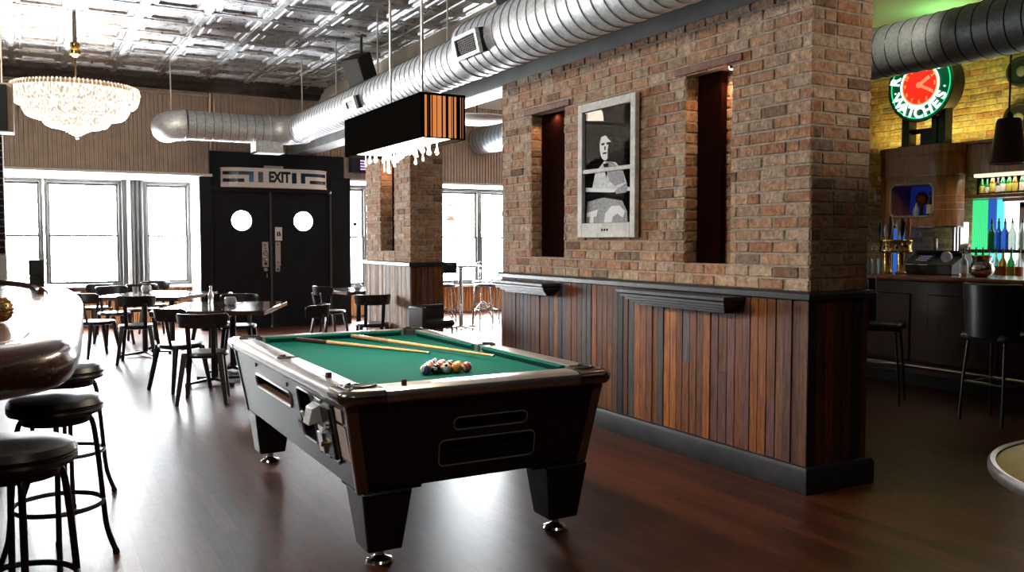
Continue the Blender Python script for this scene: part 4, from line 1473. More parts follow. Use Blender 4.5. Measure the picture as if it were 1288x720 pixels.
# ------------------------------------------------------------------ dining tables
def dining_table(label, x, y, rz, hw, hl, feet):
    t = thing('dining_table', label, 'table', (x, y, 0), rz, 'dining tables')
    MB().box(-hw, hw, -hl, hl, .735, .785).build('tabletop', M['tabletop'], t, bevel=.006)
    for fy in feet:
        b = MB().tube([(0, fy, .05), (0, fy, .73)], .036, 14).build('pedestal', M['blackmetal'], t)
        MB().box(-.2, .2, fy - .2, fy + .2, .715, .735).build('top_plate', M['black'], b)
        for a in (45, 135, 225, 315):
            d = Vector((math.cos(rad(a)), math.sin(rad(a)), 0))
            p = Vector((0, fy, .055))
            MB().beam(p, p + d * .33 + Vector((0, 0, -.025)), .045, .035, .035, .02, up=(0, 0, 1)).tube([p + d * .32 + Vector((0, 0, -.055)), p + d * .32 + Vector((0, 0, -.03))], .02, 10).build('base_foot', M['blackmetal'], b)
    return t


dining_table('long dark table with a glass candle holder, closest table behind the pool table', 1.84, 9.82, -24, .57, .70, (-.42, .42))
dining_table('long brown table in the middle of the room, below the window post', 1.50, 12.50, -31, .55, .68, (-.42, .42))
dining_table('table under the window behind the end of the bar', .42, 15.45, -20, .50, .45, (0,))
dining_table('small table by the brick pillar with a candle holder', 4.22, 12.25, 8, .42, .48, (0,))


def candle_cup(label, x, y, z, r=.06):
    t = thing('candle_holder', label, 'candle holder', (x, y, z), 0, 'glass candle holders')
    k = r / .06
    p = [(.035, .0), (.052, .012), (.060, .04), (.055, .07), (.042, .085), (.040, .084), (.052, .068), (.056, .04), (.048, .016), (0, .012)]
    MB().lathe([(a * k, b * k) for a, b in p], 24, flute=.04, nf=12).build('glass_cup', M['clearglass'], t)
    MB().tube([(0, 0, .013 * k), (0, 0, .04 * k)], .03 * k, 14).build('candle', M['ivory'], t)


candle_cup('faceted glass candle holder on the dark table closest to the pool table', 1.93, 9.90, .786, .066)
candle_cup('glass candle holder on the middle table under the window', 1.39, 12.85, .786, .07)
candle_cup('glass candle holder on the small table by the pillar', 4.12, 12.0, .786, .066)
t = thing('bottle', 'small pale sauce bottle on the dark candle table, against the black doors', 'bottle', (1.80, 10.35, .786))
MB().lathe([(.026, 0), (.03, .01), (.03, .10), (.014, .14), (.012, .17)], 16).build('bottle_body', M['clearglass'], t)
MB().lathe([(.015, .17), (.015, .195), (0, .2)], 14).build('cap', M['plate'], t)
t = thing('drinking_glass', 'short blue-tinted water glass on the middle table', 'glass', (1.22, 12.55, .786))
MB().lathe([(.034, 0), (.04, .10), (.037, .10), (.031, .008), (0, .008)], 18).build('glass_body', M['clearglass'], t)

# ------------------------------------------------------------------ bar counter at the left
ZB = 1.10
ctrl = [(-1.65, 3.06), (-1.2, 3.18), (-.55, 3.36), (-.18, 3.56), (.02, 3.72), (.11, 3.86), (.148, 4.10), (.180, 4.6), (.235, 5.6), (.285, 6.6), (.312, 7.3), (.30, 7.9), (.25, 8.5), (.12, 9.1), (-.12, 9.7), (-.5, 10.2), (-1.1, 10.6), (-1.62, 10.7)]
path = [(max(-1.70, p.x - .042), p.y) for p in catmull(ctrl, 5)]
bar = thing('bar_counter', 'long varnished bar with a thick rolled edge and rounded end', 'bar', (0, 0, 0))


def offset_path(path, t):
    P = [Vector(p) for p in path]
    out = []
    m = len(P)
    for i in range(m):
        d = (P[min(i + 1, m - 1)] - P[max(i - 1, 0)]).normalized()
        out.append((max(-1.74, P[i].x + d.y * t), P[i].y - d.x * t))
    return out


inner = offset_path(path, -.16)
tp = [p for p in inner]
MB().prism(tp, ZB - .045, ZB - .004).build('counter_top', M['bartop'], bar)
prof = [(-.165, ZB - .05), (-.165, ZB + .003), (-.155, ZB + .010), (-.135, ZB + .006), (-.125, ZB + .012), (-.06, ZB + .014), (-.02, ZB + .010), (.02, ZB - .004), (.05, ZB - .030), (.068, ZB - .07), (.066, ZB - .115), (.045, ZB - .155), (.01, ZB - .18), (-.05, ZB - .19), (-.165, ZB - .185)]
MB().sweep(prof, path).build('rolled_edge', M['barred'], bar)
# raised dark lip on the far end of the top
far = [p for p in offset_path(path, -.20)][-42:]
MB().sweep([(-.025, ZB), (-.03, ZB + .02), (-.015, ZB + .035), (.012, ZB + .035), (.022, ZB + .02), (.02, ZB)], far[8:]).build('end_lip', M['darkwood'], bar)
body = offset_path(path, -.42)
MB().prism(body, .12, ZB - .03).build('bar_front', M['darkwood'], bar)
MB().prism(offset_path(path, -.46), 0, .13).build('kick_base', M['matteblack'], bar)

# on the bar
t = thing('candle_holder', 'round gold mosaic candle holder standing on the bar', 'candle holder', (-.150, 4.95, ZB + .0))
prof = [(.03, 0), (.055, .012), (.072, .045), (.074, .07), (.062, .10), (.045, .118), (.040, .117), (.058, .095), (.066, .06), (.04, .02), (0, .018)]
MB().lathe(prof, 28).build('globe', M['brass'], t)
mb = MB()
rr = random.Random(2)
for i in range(7):
    th = -.85 + 1.75 * i / 6
    r = .0745 * math.cos(th) + .0
    n = max(8, int(2 * PI * r / .0145))
    for k in range(n):
        a = 2 * PI * (k + .5 * (i % 2)) / n
        c = Vector((r * math.cos(a), r * math.sin(a), .062 + .068 * math.sin(th)))
        nrm = Vector((math.cos(a) * math.cos(th), math.sin(a) * math.cos(th), math.sin(th)))
        mb.beam(c - nrm * .004, c + nrm * .003, .0115, .0125, .009, .010, up=(0, 0, 1))
mb.build('mosaic_tiles', M['mosaic'], t)
t = thing('menu_holder', 'black upright menu holder at the far end of the bar', 'menu holder', (.045, 8.55, ZB + .0), 20)
MB().box(-.05, .05, -.035, .035, -.0, .10).build('holder_base', M['matteblack'], t, bevel=.006)
MB().box(-.055, .055, -.03, .03, .10, .235).build('menu_block', M['black'], t, bevel=.006)


# ------------------------------------------------------------------ round stools along the bar
def make_stool(label):
    t = thing('bar_stool', label, 'stool')
    s = MB().lathe([(0, .70), (.175, .70), (.195, .708), (.203, .722), (.197, .738), (.203, .75), (.19, .775), (.15, .79), (0, .795)], 40).build('seat', M['vinyl'], t)
    MB().ring((0, 0, .738), .199, .004, 'z', 40, 6).build('seat_piping', M['black'], s)
    MB().lathe([(0, .66), (.14, .66), (.15, .70), (0, .701)], 28).build('swivel_plate', M['blackmetal'], t)
    for k in range(4):
        a = PI / 4 * (2 * k) + .3
        d = Vector((math.cos(a), math.sin(a), 0))
        pts = [d * .11 + Vector((0, 0, .685)), d * .15 + Vector((0, 0, .66)), d * .172 + Vector((0, 0, .5)), d * .19 + Vector((0, 0, .28)), d * .205 + Vector((0, 0, .13)), d * .245 + Vector((0, 0, .004))]
        l = MB().tube(catmull(pts, 4), .0125, 10).build('leg', M['blackmetal'], t)
        MB().tube([d * .243 + Vector((0, 0, .0)), d * .238 + Vector((0, 0, .022))], .016, 10).build('foot_cap', M['black'], l)
    MB().ring((0, 0, .275), .19, .0115, 'z', 48, 8).build('foot_ring', M['blackmetal'], t)
    return t


st0 = make_stool('round black bar stool closest to us, in front of the rounded bar end')
st0.location = (-.065, 3.53, 0)
st0.rotation_euler = (0, 0, rad(-10))
st0['group'] = 'round bar stools'
dup(st0, (.085, 4.50, 0), -18, 'middle of the three round black bar stools, partly under the rolled bar edge', 'round bar stools')
dup(st0, (.165, 5.62, 0), -14, 'furthest of the three round black bar stools, by the straight side of the bar', 'round bar stools')

# ------------------------------------------------------------------ things beyond the pool table by the right bay
t = thing('club_chair', 'low black chair on chrome legs between the pillar and the brick wall', 'chair', (3.66, 8.22, 0), 10)
MB().lathe([(0, .60), (.16, .60), (.20, .63), (.205, .66), (.18, .685), (0, .69)], 28).build('seat', M['vinyl'], t)
MB().box(-.21, .20, .12, .17, .66, .83).build('backrest', M['vinyl'], t, bevel=.015)
MB().box(-.22, -.17, -.10, .17, .60, .825).build('arm_panel', M['vinyl'], t, bevel=.012)
for sx in (-1, 1):
    for sy in (-1, 1):
        MB().tube([(sx * .12, sy * .12, .61), (sx * .17, sy * .16, 0)], .010, 8).build('leg', M['chrome'], t)

ht = thing('high_table', 'tall pedestal table with a pale round top in front of the big bay window', 'table', (6.42, 13.35, 0))
MB().lathe([(0, 1.05), (.34, 1.05), (.35, 1.06), (.35, 1.075), (.34, 1.085), (0, 1.085)], 40).build('round_top', M['steel'], ht)
b = MB().tube([(0, 0, .03), (0, 0, 1.05)], .038, 16).build('pedestal', M['chrome'], ht)
for k in range(4):
    a = rad(45 + 90 * k - 29)
    MB().beam((0, 0, .04), (.33 * math.cos(a), .33 * math.sin(a), .015), .05, .04, .035, .022, up=(0, 0, 1)).build('base_foot', M['steel'], b)


def pub_stool(label, x, y, rz, seat='black'):
    t = thing('pub_stool', label, 'stool', (x, y, 0), rz, 'high metal stools')
    MB().lathe([(0, .745), (.17, .745), (.19, .755), (.185, .78), (.14, .795), (0, .795)], 28).build('seat', M['vinyl'], t)
    for sx in (-1, 1):
        for sy in (-1, 1):
            MB().tube(catmull([(sx * .13, sy * .12, .745), (sx * .155, sy * .15, .45), (sx * .18, sy * .19, 0)], 3), .0105, 8).build('leg', M['chrome'], t)
    for (p, q, ax) in (((-.15, -.158), (.15, -.158), 0), ((-.15, .158), (.15, .158), 0)):
        pts = [(p[0] * 1.15 + (q[0] - p[0]) * 1.15 * k / 12, p[1] * 1.08, .18 + .22 * math.sin(PI * k / 12)) for k in range(13)]
        MB().tube(pts, .008, 8).build('arch_brace', M['chrome'], t)
    MB().tube([(-.165, -.165, .36), (.165, -.165, .36), (.165, .165, .36), (-.165, .165, .36)], .008, 8, closed=True).build('foot_rail', M['chrome'], t)
    pts = catmull([(-.15, -.13, .76), (-.17, -.17, .95), (-.14, -.20, 1.08), (0, -.22, 1.12), (.14, -.20, 1.08), (.17, -.17, .95), (.15, -.13, .76)], 4)
    MB().tube(pts, .010, 8).build('back_hoop', M['chrome'], t)
    for x_ in (-.08, 0, .08):
        MB().tube([(x_, -.15, .77), (x_, -.21, 1.10)], .006, 6).build('back_spindle', M['chrome'], t)
    return t


pub_stool('chrome pub stool with arched leg brace, closest to the brick wall corner', 6.60, 12.75, -8)
pub_stool('chrome pub stool behind the tall table, against the window light', 7.05, 13.75, 150)
t = pub_stool('black-backed high stool at the pillar side of the tall table', 5.92, 12.95, -15)
MB().box(-.18, .18, -.215, -.185, .97, 1.15).build('back_pad', M['vinyl'], t, bevel=.01)
pub_stool('chrome pub stool near the orange panel below the bay window', 6.15, 14.5, 190)

# ------------------------------------------------------------------ service bar at the right
sb = thing('service_bar', 'dark service bar with a mahogany top across the room from the pool table', 'bar', (7.7, 0, 0))
MB().box(0, .85, .6, 9.4, 1.09, 1.15).build('bar_top', M['redbar'], sb, bevel=.022, seg=3)
fr = MB().box(.30, .40, .7, 9.3, .12, 1.09)
fr.build('bar_front', M['walnutdark'], sb)
mb = MB()
for k in range(9):
    y = 1.1 + k * .95
    mb.box(.285, .30, y, y + .75, .25, .95)
mb.build('front_panels', M['walnutdark'], sb, bevel=.008)
MB().box(.33, .40, .7, 9.3, 0, .12).build('kick_base', M['matteblack'], sb)
r_ = MB().tube([(.16, .8, .22), (.16, 9.2, .22)], .022, 12)
for k in range(7):
    y = 1.2 + k * 1.3
    r_.tube([(.16, y, .22), (.31, y, .22)], .012, 8)
r_.build('foot_rail', M['casting'], sb)


def back_stool(label, x, y, rz):
    t = thing('backed_bar_stool', label, 'stool', (x, y, 0), rz, 'padded bar stools')
    MB().box(-.21, .21, -.20, .20, .675, .745).build('seat', M['vinyl'], t, bevel=.025, seg=3)
    v, f_ = [], []
    n = 10
    for i in range(n + 1):
        a = rad(-62 + 124 * i / n)
        for (r, z) in ((.26, .70), (.30, .70), (.325, 1.15), (.285, 1.15)):
            v.append((r * math.sin(a) * .92, .06 - r * math.cos(a), z))
    for i in range(n):
        f_ += [(i * 4 + k, i * 4 + (k + 1) % 4, i * 4 + 4 + (k + 1) % 4, i * 4 + 4 + k) for k in range(4)]
    f_ += [(0, 1, 2, 3), (n * 4 + 3, n * 4 + 2, n * 4 + 1, n * 4)]
    MB().add(v, f_).build('backrest', M['vinyl'], t, bevel=.012)
    for sx in (-1, 1):
        for sy in (-1, 1):
            MB().tube([(sx * .16, sy * .15, .68), (sx * .18, sy * .18, .34), (sx * .19, sy * .20, 0)], .0115, 10).build('leg', M['blackmetal'], t)
    MB().tube([(-.18, -.18, .33), (.18, -.18, .33), (.18, .18, .33), (-.18, .18, .33)], .010, 8, closed=True).build('foot_rail', M['chrome'], t)
    return t


back_stool('black padded bar stool with its back square to us at the service bar', 6.98, 4.28, -93)
back_stool('black padded bar stool turned sideways, half hidden by the brick corner', 6.93, 5.38, -150)

rt_ = thing('round_table', 'round golden-topped table with a metal rim at the edge of the picture', 'table', (3.2, 1.24, 0))
MB().lathe([(0, .725), (.60, .725), (.615, .735), (.615, .748), (.60, .752), (0, .752)], 64).build('tabletop', M['tableyellow'], rt_)
rm = MB().lathe([(.614, .715), (.632, .715), (.638, .725), (.638, .748), (.630, .757), (.614, .753)], 64)
rm.f, rm.c = [f for f in rm.f if len(f) == 4], [None] * len([f for f in rm.f if len(f) == 4])
rm.build('metal_rim', M['steel'], rt_)
MB().tube([(0, 0, .03), (0, 0, .725)], .04, 14).build('pedestal', M['blackmetal'], rt_)
MB().lathe([(.27, 0), (.27, .015), (.06, .045), (0, .05)], 32).build('base_plate', M['blackmetal'], rt_)

# ------------------------------------------------------------------ back bar
bb = thing('back_bar', 'back bar with lit green and blue glass and window-bright mirror panels under a walnut fascia', 'back bar', (9.2, 0, 0))
MB().box(0, .90, 3.2, 9.4, 1.02, 1.07).build('back_counter', M['walnutdark'], bb, bevel=.008)
MB().box(.06, .90, 3.2, 9.4, 0, 1.02).build('base_unit', M['matteblack'], bb)
MB().box(.42, .62, 3.2, 6.42, 1.36, 1.40).build('bottle_step', M['walnutdark'], bb)
mb = MB()
for k in range(9):
    y = 6.215 + k * .0225
    mb.tube([(.66, y, 1.07), (.66, y, 1.98)], .0098, 10)
mb.build('fluted_glass', M['green_glow'], bb)
MB().box(.65, .68, 6.02, 6.20, 1.07, 1.98).build('blue_glass', M['cyan_glow'], bb)
MB().box(.64, .65, 6.10, 6.20, 1.40, 1.98).build('deep_blue_glass', M['blue_glow'], bb)
MB().box(.65, .68, 3.3, 6.01, 1.07, 1.98).build('mirror_panel', M['mirror_glow'], bb)  # mirror whose window reflection is its own glow
mb = MB()
for y in (3.3, 4.6, 5.74):
    mb.box(.60, .66, y, y + .07, 1.07, 1.94)
mb.box(.60, .66, 3.3, 5.80, 1.87, 1.93).box(.60, .66, 3.3, 6.01, 1.95, 1.99)
mb.build('panel_frame', M['white'], bb, bevel=.004)
MB().box(.62, .66, 6.45, 6.60, 1.07, 1.72).build('mirror_strip', M['mirror_glow'], bb)
mb = MB()
for y in (6.52, 6.56, 6.60):
    mb.box(.60, .62, y, y + .018, 1.07, 1.72)
mb.build('strip_stripes', M['maroon'], bb)
MB().box(.28, .62, 3.2, 6.36, 1.985, 2.025).build('bottle_shelf', M['walnut'], bb, bevel=.005)
MB().box(.24, .32, 3.2, 6.30, 2.26, 2.60).build('fascia', M['walnut'], bb, bevel=.006)
MB().box(.22, .34, 3.2, 6.30, 2.60, 2.64).build('fascia_cap', M['walnut'], bb, bevel=.006)
MB().box(.27, .36, 3.4, 6.15, 2.222, 2.258).build('strip_light', mat('pale strip light', (.7, .68, .55), .4, emit=(1, .95, .7), estr=.7), bb)
MB().box(.66, .70, 3.2, 6.36, 2.02, 2.6).build('shelf_back', M['matteblack'], bb)
MB().box(.30, .62, 7.34, 8.3, 1.96, 2.0).build('side_shelf', M['walnut'], bb)
MB().box(.60, .66, 7.32, 7.44, 1.07, 1.95).build('blue_glass', M['blue_glow'], bb)

cbn = thing('display_cabinet', 'walnut back bar cabinet with rounded corner and a blue-lined opening', 'cabinet', (9.2, 0, 0))
arc = [(.23 - .23 * math.cos(t), 6.46 - .23 * math.sin(t)) for t in [i / 10 * PI / 2 for i in range(11)]]
poly = arc + [(.88, 6.66), (.88, 7.30), (.16, 7.30), (.06, 7.22), (0, 7.10)]
o = MB().prism(poly, 1.67, 2.262).build('cabinet_body', M['walnut'], cbn, angle=25)
cut(o, [MB().prism(rrect(6.465, 7.035, 1.785, 2.165, .07), -.1, .40, 'yz')])
grow = lambda e: [((x - .44) * (1 + e) + .44, (y - 6.7) * (1 + e) + 6.7) for x, y in poly]
MB().prism([(min(.88, x), y) for x, y in grow(.02)], 2.268, 2.52).build('upper_band', M['walnut'], cbn, angle=25)
MB().prism([(min(.88, x), y) for x, y in grow(.035)], 2.52, 2.62).build('crown', M['walnut'], cbn, angle=25)
MB().prism(grow(0.0), 2.2621, 2.2679).build('seam_line', M['steel'], cbn)
MB().prism([(min(.88, x), y) for x, y in grow(.015)], 1.655, 1.672).build('lower_edge', M['casting'], cbn)
MB().tube([(-.004, y, z) for y, z in rrect(6.465, 7.035, 1.785, 2.165, .07)], .012, 8, closed=True).build('opening_trim', M['plate'], cbn)
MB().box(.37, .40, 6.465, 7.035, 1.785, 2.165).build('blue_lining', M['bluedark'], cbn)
mb = MB()
for z in (1.86, 1.94, 2.02):
    pts = [(x - .003 if x < .02 else x, y - .003) for x, y in arc]
    mb.tube([(x, y, z) for x, y in pts], .003, 6)
mb.build('inlay_lines', M['plate'], cbn)


def bottle(label, x, y, z, h, r, glass, lab=None, pourer=None, group='bottles behind the bar', neck=.33):
    t = thing('bottle', label, 'bottle', (x, y, z), 0, group)
    MB().lathe([(r * .9, 0), (r, .008), (r, h * (1 - neck) - .03), (r * .85, h * (1 - neck)), (r * .38, h * (1 - neck * .6)), (r * .32, h * .98), (r * .36, h * .985), (r * .36, h), (0, h)], 16).build('bottle_glass', M[glass], t)
    if lab:
        MB().lathe([(r * 1.02, h * .12), (r * 1.02, h * .48)], 16).build('bottle_label', M[lab], t)
        o = t.children[-1]
    if pourer:
        MB().lathe([(r * .3, h), (r * .34, h + .012), (r * .2, h + .02), (r * .16, h + .055), (0, h + .06)], 10).build('pourer', M[pourer], t)
    return t


def bglass(name, c, e=None, s=0):
    M[name] = mat(name, c, .08, trans=.5, coat=.3, emit=e, estr=s)


bglass('bottle green', (.02, .30, .07))
bglass('bottle clear', (.75, .85, .78))
bglass('bottle amber', (.35, .14, .02))
bglass('bottle blue', (.05, .15, .65))
bglass('bottle dark', (.02, .03, .02))
M['lab_cream'] = mat('cream bottle label', (.65, .60, .45), .6)
M['lab_orange'] = mat('orange bottle label', (.55, .16, .05), .6)
M['lab_yellow'] = mat('yellow bottle label', (.62, .55, .10), .6)
M['lab_white'] = mat('white bottle label', (.8, .8, .8), .6)
M['lab_red'] = mat('red bottle label', (.35, .03, .03), .6)
# front row on the back counter
fr_ = [(1222, 'bottle dark', 'lab_cream', 'dark bottle with cream label beside the silver vessel'), (1231, 'bottle green', 'lab_yellow', 'green bottle just left of the silver vessel top'),
       (1240, 'bottle green', None, 'green bottle behind the silver vessel'), (1248, 'bottle clear', 'lab_cream', 'clear bottle to the right of the silver vessel'),
       (1257, 'bottle clear', 'lab_cream', 'clear bottle with tall cream label, second right of the silver vessel'), (1266, 'bottle amber', 'lab_orange', 'amber bottle with orange label in the lower back bar row'),
       (1276, 'bottle green', 'lab_yellow', 'squat green bottle with yellow label in the lower back bar row'), (1286, 'bottle clear', 'lab_orange', 'clear bottle with orange band at the right end of the lower row')]
for px, g, lb, ds in fr_:
    y = (6.253 - (px - 1222) * .0092) * .984
    bottle(ds, 9.43, y, 1.07, .30, .040, g, lb, 'black')
up_ = [(1246, 'bottle green', 'green bottle with dark pourer, first of the raised row'), (1255, 'bottle blue', 'blue bottle with pourer, second of the raised row'), (1263, 'bottle blue', 'deep blue bottle with pourer, third of the raised row'),
       (1272, 'bottle clear', 'clear bottle with brown pourer, fourth of the raised row'), (1284, 'bottle clear', 'clear bottle with grey cap, last of the raised row')]
for px, g, ds in up_:
    y = (6.253 - (px - 1222) * .0092) * 1.003
    bottle(ds, 9.68, y, 1.40, .30, .042, g, None, 'maroon' if 'brown' in ds else 'black')
sh_ = [(1230, 'bottle green', 'lab_yellow', .21), (1237, 'bottle green', 'lab_white', .18), (1244, 'bottle amber', 'lab_yellow', .26), (1251, 'bottle dark', 'lab_white', .20), (1257, 'bottle green', 'lab_white', .24),
       (1265, 'bottle green', 'lab_yellow', .24), (1272, 'bottle amber', 'lab_yellow', .24), (1281, 'bottle green', 'lab_white', .25), (1288, 'bottle dark', 'lab_yellow', .24)]
ordn = ['first', 'second', 'third', 'fourth', 'fifth', 'sixth', 'seventh', 'eighth', 'ninth']
for k, (px, g, lb, h) in enumerate(sh_):
    y = (6.253 - (px - 1222) * .0092) * .99
    bottle('%s beer bottle on the walnut bottle shelf, %s from the display cabinet' % (g.split()[1], ordn[k]), 9.58, y, 2.025, h, .030, g, lb, None, 'beer bottles on the upper shelf', .4)
for k, (y, g) in enumerate(((7.44, 'bottle clear'), (7.52, 'bottle amber'), (7.60, 'bottle clear'))):
    bottle('small %s bottle on the side shelf past the cabinet, %s from the cabinet' % (g.split()[1], ordn[k]), 9.65, y, 2.0, .20, .030, g, 'lab_cream', None, 'bottles on the side shelf')
for k, (y, g, lb, h) in enumerate(((6.80, 'bottle clear', None, .17), (6.62, 'bottle dark', 'lab_cream', .30), (6.52, 'bottle dark', 'lab_white', .30))):
    bottle(('short clear bottle inside the blue-lined cabinet opening', 'dark wine bottle with cream label inside the blue-lined opening', 'dark wine bottle with white label at the edge of the blue-lined opening')[k], 9.36, y, 1.785, h, .036, g, lb, None, 'bottles in the cabinet')
t = thing('ornament', 'round dark red ornament on a stand inside the blue-lined cabinet opening', 'ornament', (9.46, 6.80, 1.785))
MB().sphere((0, 0, .22), .085, 18, 12, (.5, 1, 1)).build('disc', mat('dark red enamel', (.14, .03, .02), .4), t)
MB().tube([(0, 0, 0), (0, 0, .16)], .02, 10).build('stand', M['black'], t)

# on the service bar
tt = thing('beer_tap_tower', 'brass beer tap tower with mixed handles on the service bar', 'beer tap', (8.02, 6.06, 1.15))
mb = MB()
for y in (-.075, .095):
    mb.lathe([(.058, 0), (.06, .01), (.045, .03), (.038, .12), (.045, .235)], 24, (0, y, 0))
mb.build('tower_column', M['brass'], tt)
dr = MB().lathe([(0, .225), (.155, .225), (.165, .235), (.165, .25), (.158, .26), (.158, .33), (.165, .34), (.165, .355), (.155, .362), (0, .362)], 40, M=Matrix.Diagonal((.75, 1.1, 1))).build('drum', M['brass'], tt)
for a in (160, 185, 210):
    MB().sphere((math.cos(rad(a)) * .118, math.sin(rad(a)) * .173, .295), .026, 12, 8, (.5, 1, 1)).build('drum_emblem', M['casting'], dr)
for k, (y, m, hh, w_) in enumerate(((.16, 'black', .20, .018), (.105, 'lab_white', .16, .022), (.035, 'cornerwood', .24, .030), (-.045, 'paper', .19, .024), (-.115, 'black', .22, .028), (-.165, 'lab_orange', .23, .022))):
    h_ = MB().lathe([(.008, .36), (.010, .39), (w_ * .6, .40), (w_, .36 + hh * .55), (w_ * 1.1, .36 + hh * .8), (w_ * .6, .36 + hh), (0, .365 + hh)], 14, (-.05 + .03 * (k % 2), y, 0)).build('tap_handle', M[m], tt)
    MB().tube([(-.10, y, .30), (-.16, y, .29), (-.17, y, .25)], .008, 8).build('spout', M['chrome'], tt)
t = thing('drink_can', 'violet and white drink can standing on the till by the tap handles', 'can', (8.42, 5.89, 1.395))
MB().lathe([(.026, 0), (.033, .01), (.033, .115), (.026, .128), (.0, .127)], 20).build('can_body', mat('violet can print', (.25, .08, .2), .3, .3, var=.8, vscale=18, color2=(.75, .7, .7)), t)
ps = thing('cash_register', 'dark bar till with a slanted keypad on the service bar', 'till', (8.34, 5.80, 1.15))
MB().prism([(-.17, 0), (.17, 0), (.17, .22), (.08, .22), (-.17, .10)], -.28, .30, 'xz').build('till_body', M['black'], ps, bevel=.008)
MB().box(-.185, -.165, -.02, .28, .095, .108).build('front_trim', M['steel'], ps)
kp = MB().hexa([(-.15, .02, .112), (-.15, .24, .112), (.05, .24, .208), (.05, .02, .208)], [(-.152, .02, .118), (-.152, .24, .118), (.048, .24, .214), (.048, .02, .214)]).build('keypad', mat('dark keypad', (.05, .055, .06), .4), ps)
vk = mat('violet lit keys', (.2, .15, .3), .5, emit=(.4, .25, .6), estr=.3)
for i in range(3):
    for j in range(4):
        x, y = -.10 + i * .04, .05 + j * .035
        z = .115 + (x + .15) * .48
        MB().box(x, x + .022, y, y + .022, z, z + .010).build('key', vk, kp)
MB().box(.02, .16, -.24, .26, .22, .245).build('till_shelf', M['matteblack'], ps)
MB().tube([(-.19, -.23, .185), (-.16, -.23, .185)], .055, 24).build('round_display', mat('pale display disc', (.42, .42, .5), .3), ps)
t = bottle('clear bottle with tall white label on the service bar beside the till', 8.22, 5.42, 1.15, .22, .042, 'bottle clear', 'lab_white', 'black', 'bottles on the service bar')
t = thing('flower_vase', 'small cream flower head in a dark holder beside the till', 'flower', (8.38, 5.52, 1.15))
MB().lathe([(.03, 0), (.035, .08), (.02, .14), (0, .14)], 14).build('holder', M['black'], t)
mb = MB()
for k in range(9):
    a = k * 2.4
    mb.sphere((.025 * math.cos(a), .025 * math.sin(a), .285 + .008 * (k % 3)), .026, 10, 8)
mb.build('flower_head', M['ivory'], t)
MB().tube([(0, 0, .13), (0, 0, .28)], .006, 6).build('flower_stem', M['bottle green'], t)
t = thing('silver_vessel', 'rounded silver vessel with a waisted neck on the service bar', 'vessel', (7.99, 5.085, 1.15))
MB().lathe([(.05, 0), (.085, .015), (.108, .05), (.112, .085), (.095, .125), (.078, .15), (.082, .18), (.092, .205), (.086, .205), (.07, .16), (0, .14)], 36).build('vessel_body', M['chrome'], t)
MB().ring((0, 0, .205), .089, .006, 'z', 32, 8).build('vessel_rim', M['chrome'], t)
for k, (x, y) in enumerate(((8.05, 6.34), (8.18, 6.36), (8.12, 6.47), (8.25, 6.48))):
    t = thing('drinking_glass', 'upturned tall glass beside the brass tap tower, %s from the tower' % ordn[k], 'glass', (x, y, 1.15), 0, 'glasses by the tap tower')
    MB().lathe([(.036, 0), (.03, .15), (.0, .15)], 18).build('glass_body', M['bottle clear'], t)

# ------------------------------------------------------------------ neon clock on its black stand
ck = thing('neon_clock', 'round green neon clock with a red dial and the word WATCHES, on a black stand', 'clock', (9.28, 6.735, 3.345), -90)
RK = .43
MB().tube([(0, .24, 0), (0, .02, 0)], [RK * .96, RK], 64).build('clock_drum', M['black'], ck)
MB().tube([(0, .02, 0), (0, .012, 0)], RK * .99, 64).build('enamel_face', M['clockblack'], ck)
MB().ring((0, .012, 0), RK * .985, .012, 'y', 64, 8).build('outer_rim', M['black'], ck)
RD = .235
MB().tube([(0, .012, 0), (0, -.004, 0)], RD, 56).build('red_dial', M['red_glow'], ck)
MB().ring((0, -.002, 0), RD + .012, .011, 'y', 64, 8).build('dial_neon', M['neonring'], ck)
MB().ring((0, -.001, 0), RD - .008, .008, 'y', 64, 8).build('dial_inner_ring', M['num_glow'], ck)
MB().ring((0, .006, 0), RK * .90, .006, 'y', 64, 8).build('green_tube', mat('green neon tube', (.0, .4, .15), .3, emit=(.03, .8, .3), estr=.8), ck)


def on_ring(name, s, ang_deg, R_, size, m, flip, ext=.004, bold=.006):
    """lettering on the dial: ang measured clockwise from the top; flip = feet point outward"""
    a = rad(ang_deg)
    pos = at(R_ * math.sin(a), -.006, R_ * math.cos(a))
    rot = Matrix.Rotation(-a if not flip else PI - a, 4, 'Z')
    text(name, s, size, m, ck, pos @ FRONT @ rot, ext, bold)


for c, a in zip('WATCHES', (240, 218.5, 199, 180.5, 159, 138, 118)):
    on_ring('neon_letter', c, a, .33, .175, M['neon'], True, .006, .004)
for c, a in (('R', 284), ("S", 52), ("'", 38)):
    on_ring('neon_letter', c, a, .33, .17, M['neon'], False, .006, .004)
for a in (260, 100):
    q = rad(a)
    MB().sphere((.33 * math.sin(q), -.004, .33 * math.cos(q)), .011, 10, 8).build('neon_dot', M['neon'], ck)
for k in range(1, 13):
    on_ring('numeral', str(k), k * 30 + 0, RD - .04, .062, M['num_glow'], False, .002, .001) if k in (12, 1, 2, 10, 11) else text('numeral', str(k), .062, M['num_glow'], ck, at((RD - .04) * math.sin(rad(k * 30)), -.006, (RD - .04) * math.cos(rad(k * 30))) @ FRONT, .002, .001)
for nm, a, L, w_ in (('hour_hand', 58, .155, .019), ('minute_hand', 118, .195, .016)):
    q = rad(a)
    d = Vector((math.sin(q), 0, math.cos(q)))
    p = Vector((-.0, -.010, 0))
    MB().beam(p - d * .02, p + d * L, w_ * 2, .006, w_ * 2.2, .006, up=(0, 1, 0)).build(nm, M['hand_glow'], ck)
MB().tube([(0, -.008, 0), (0, -.018, 0)], .036, 24).build('hand_hub', M['hand_glow'], ck)
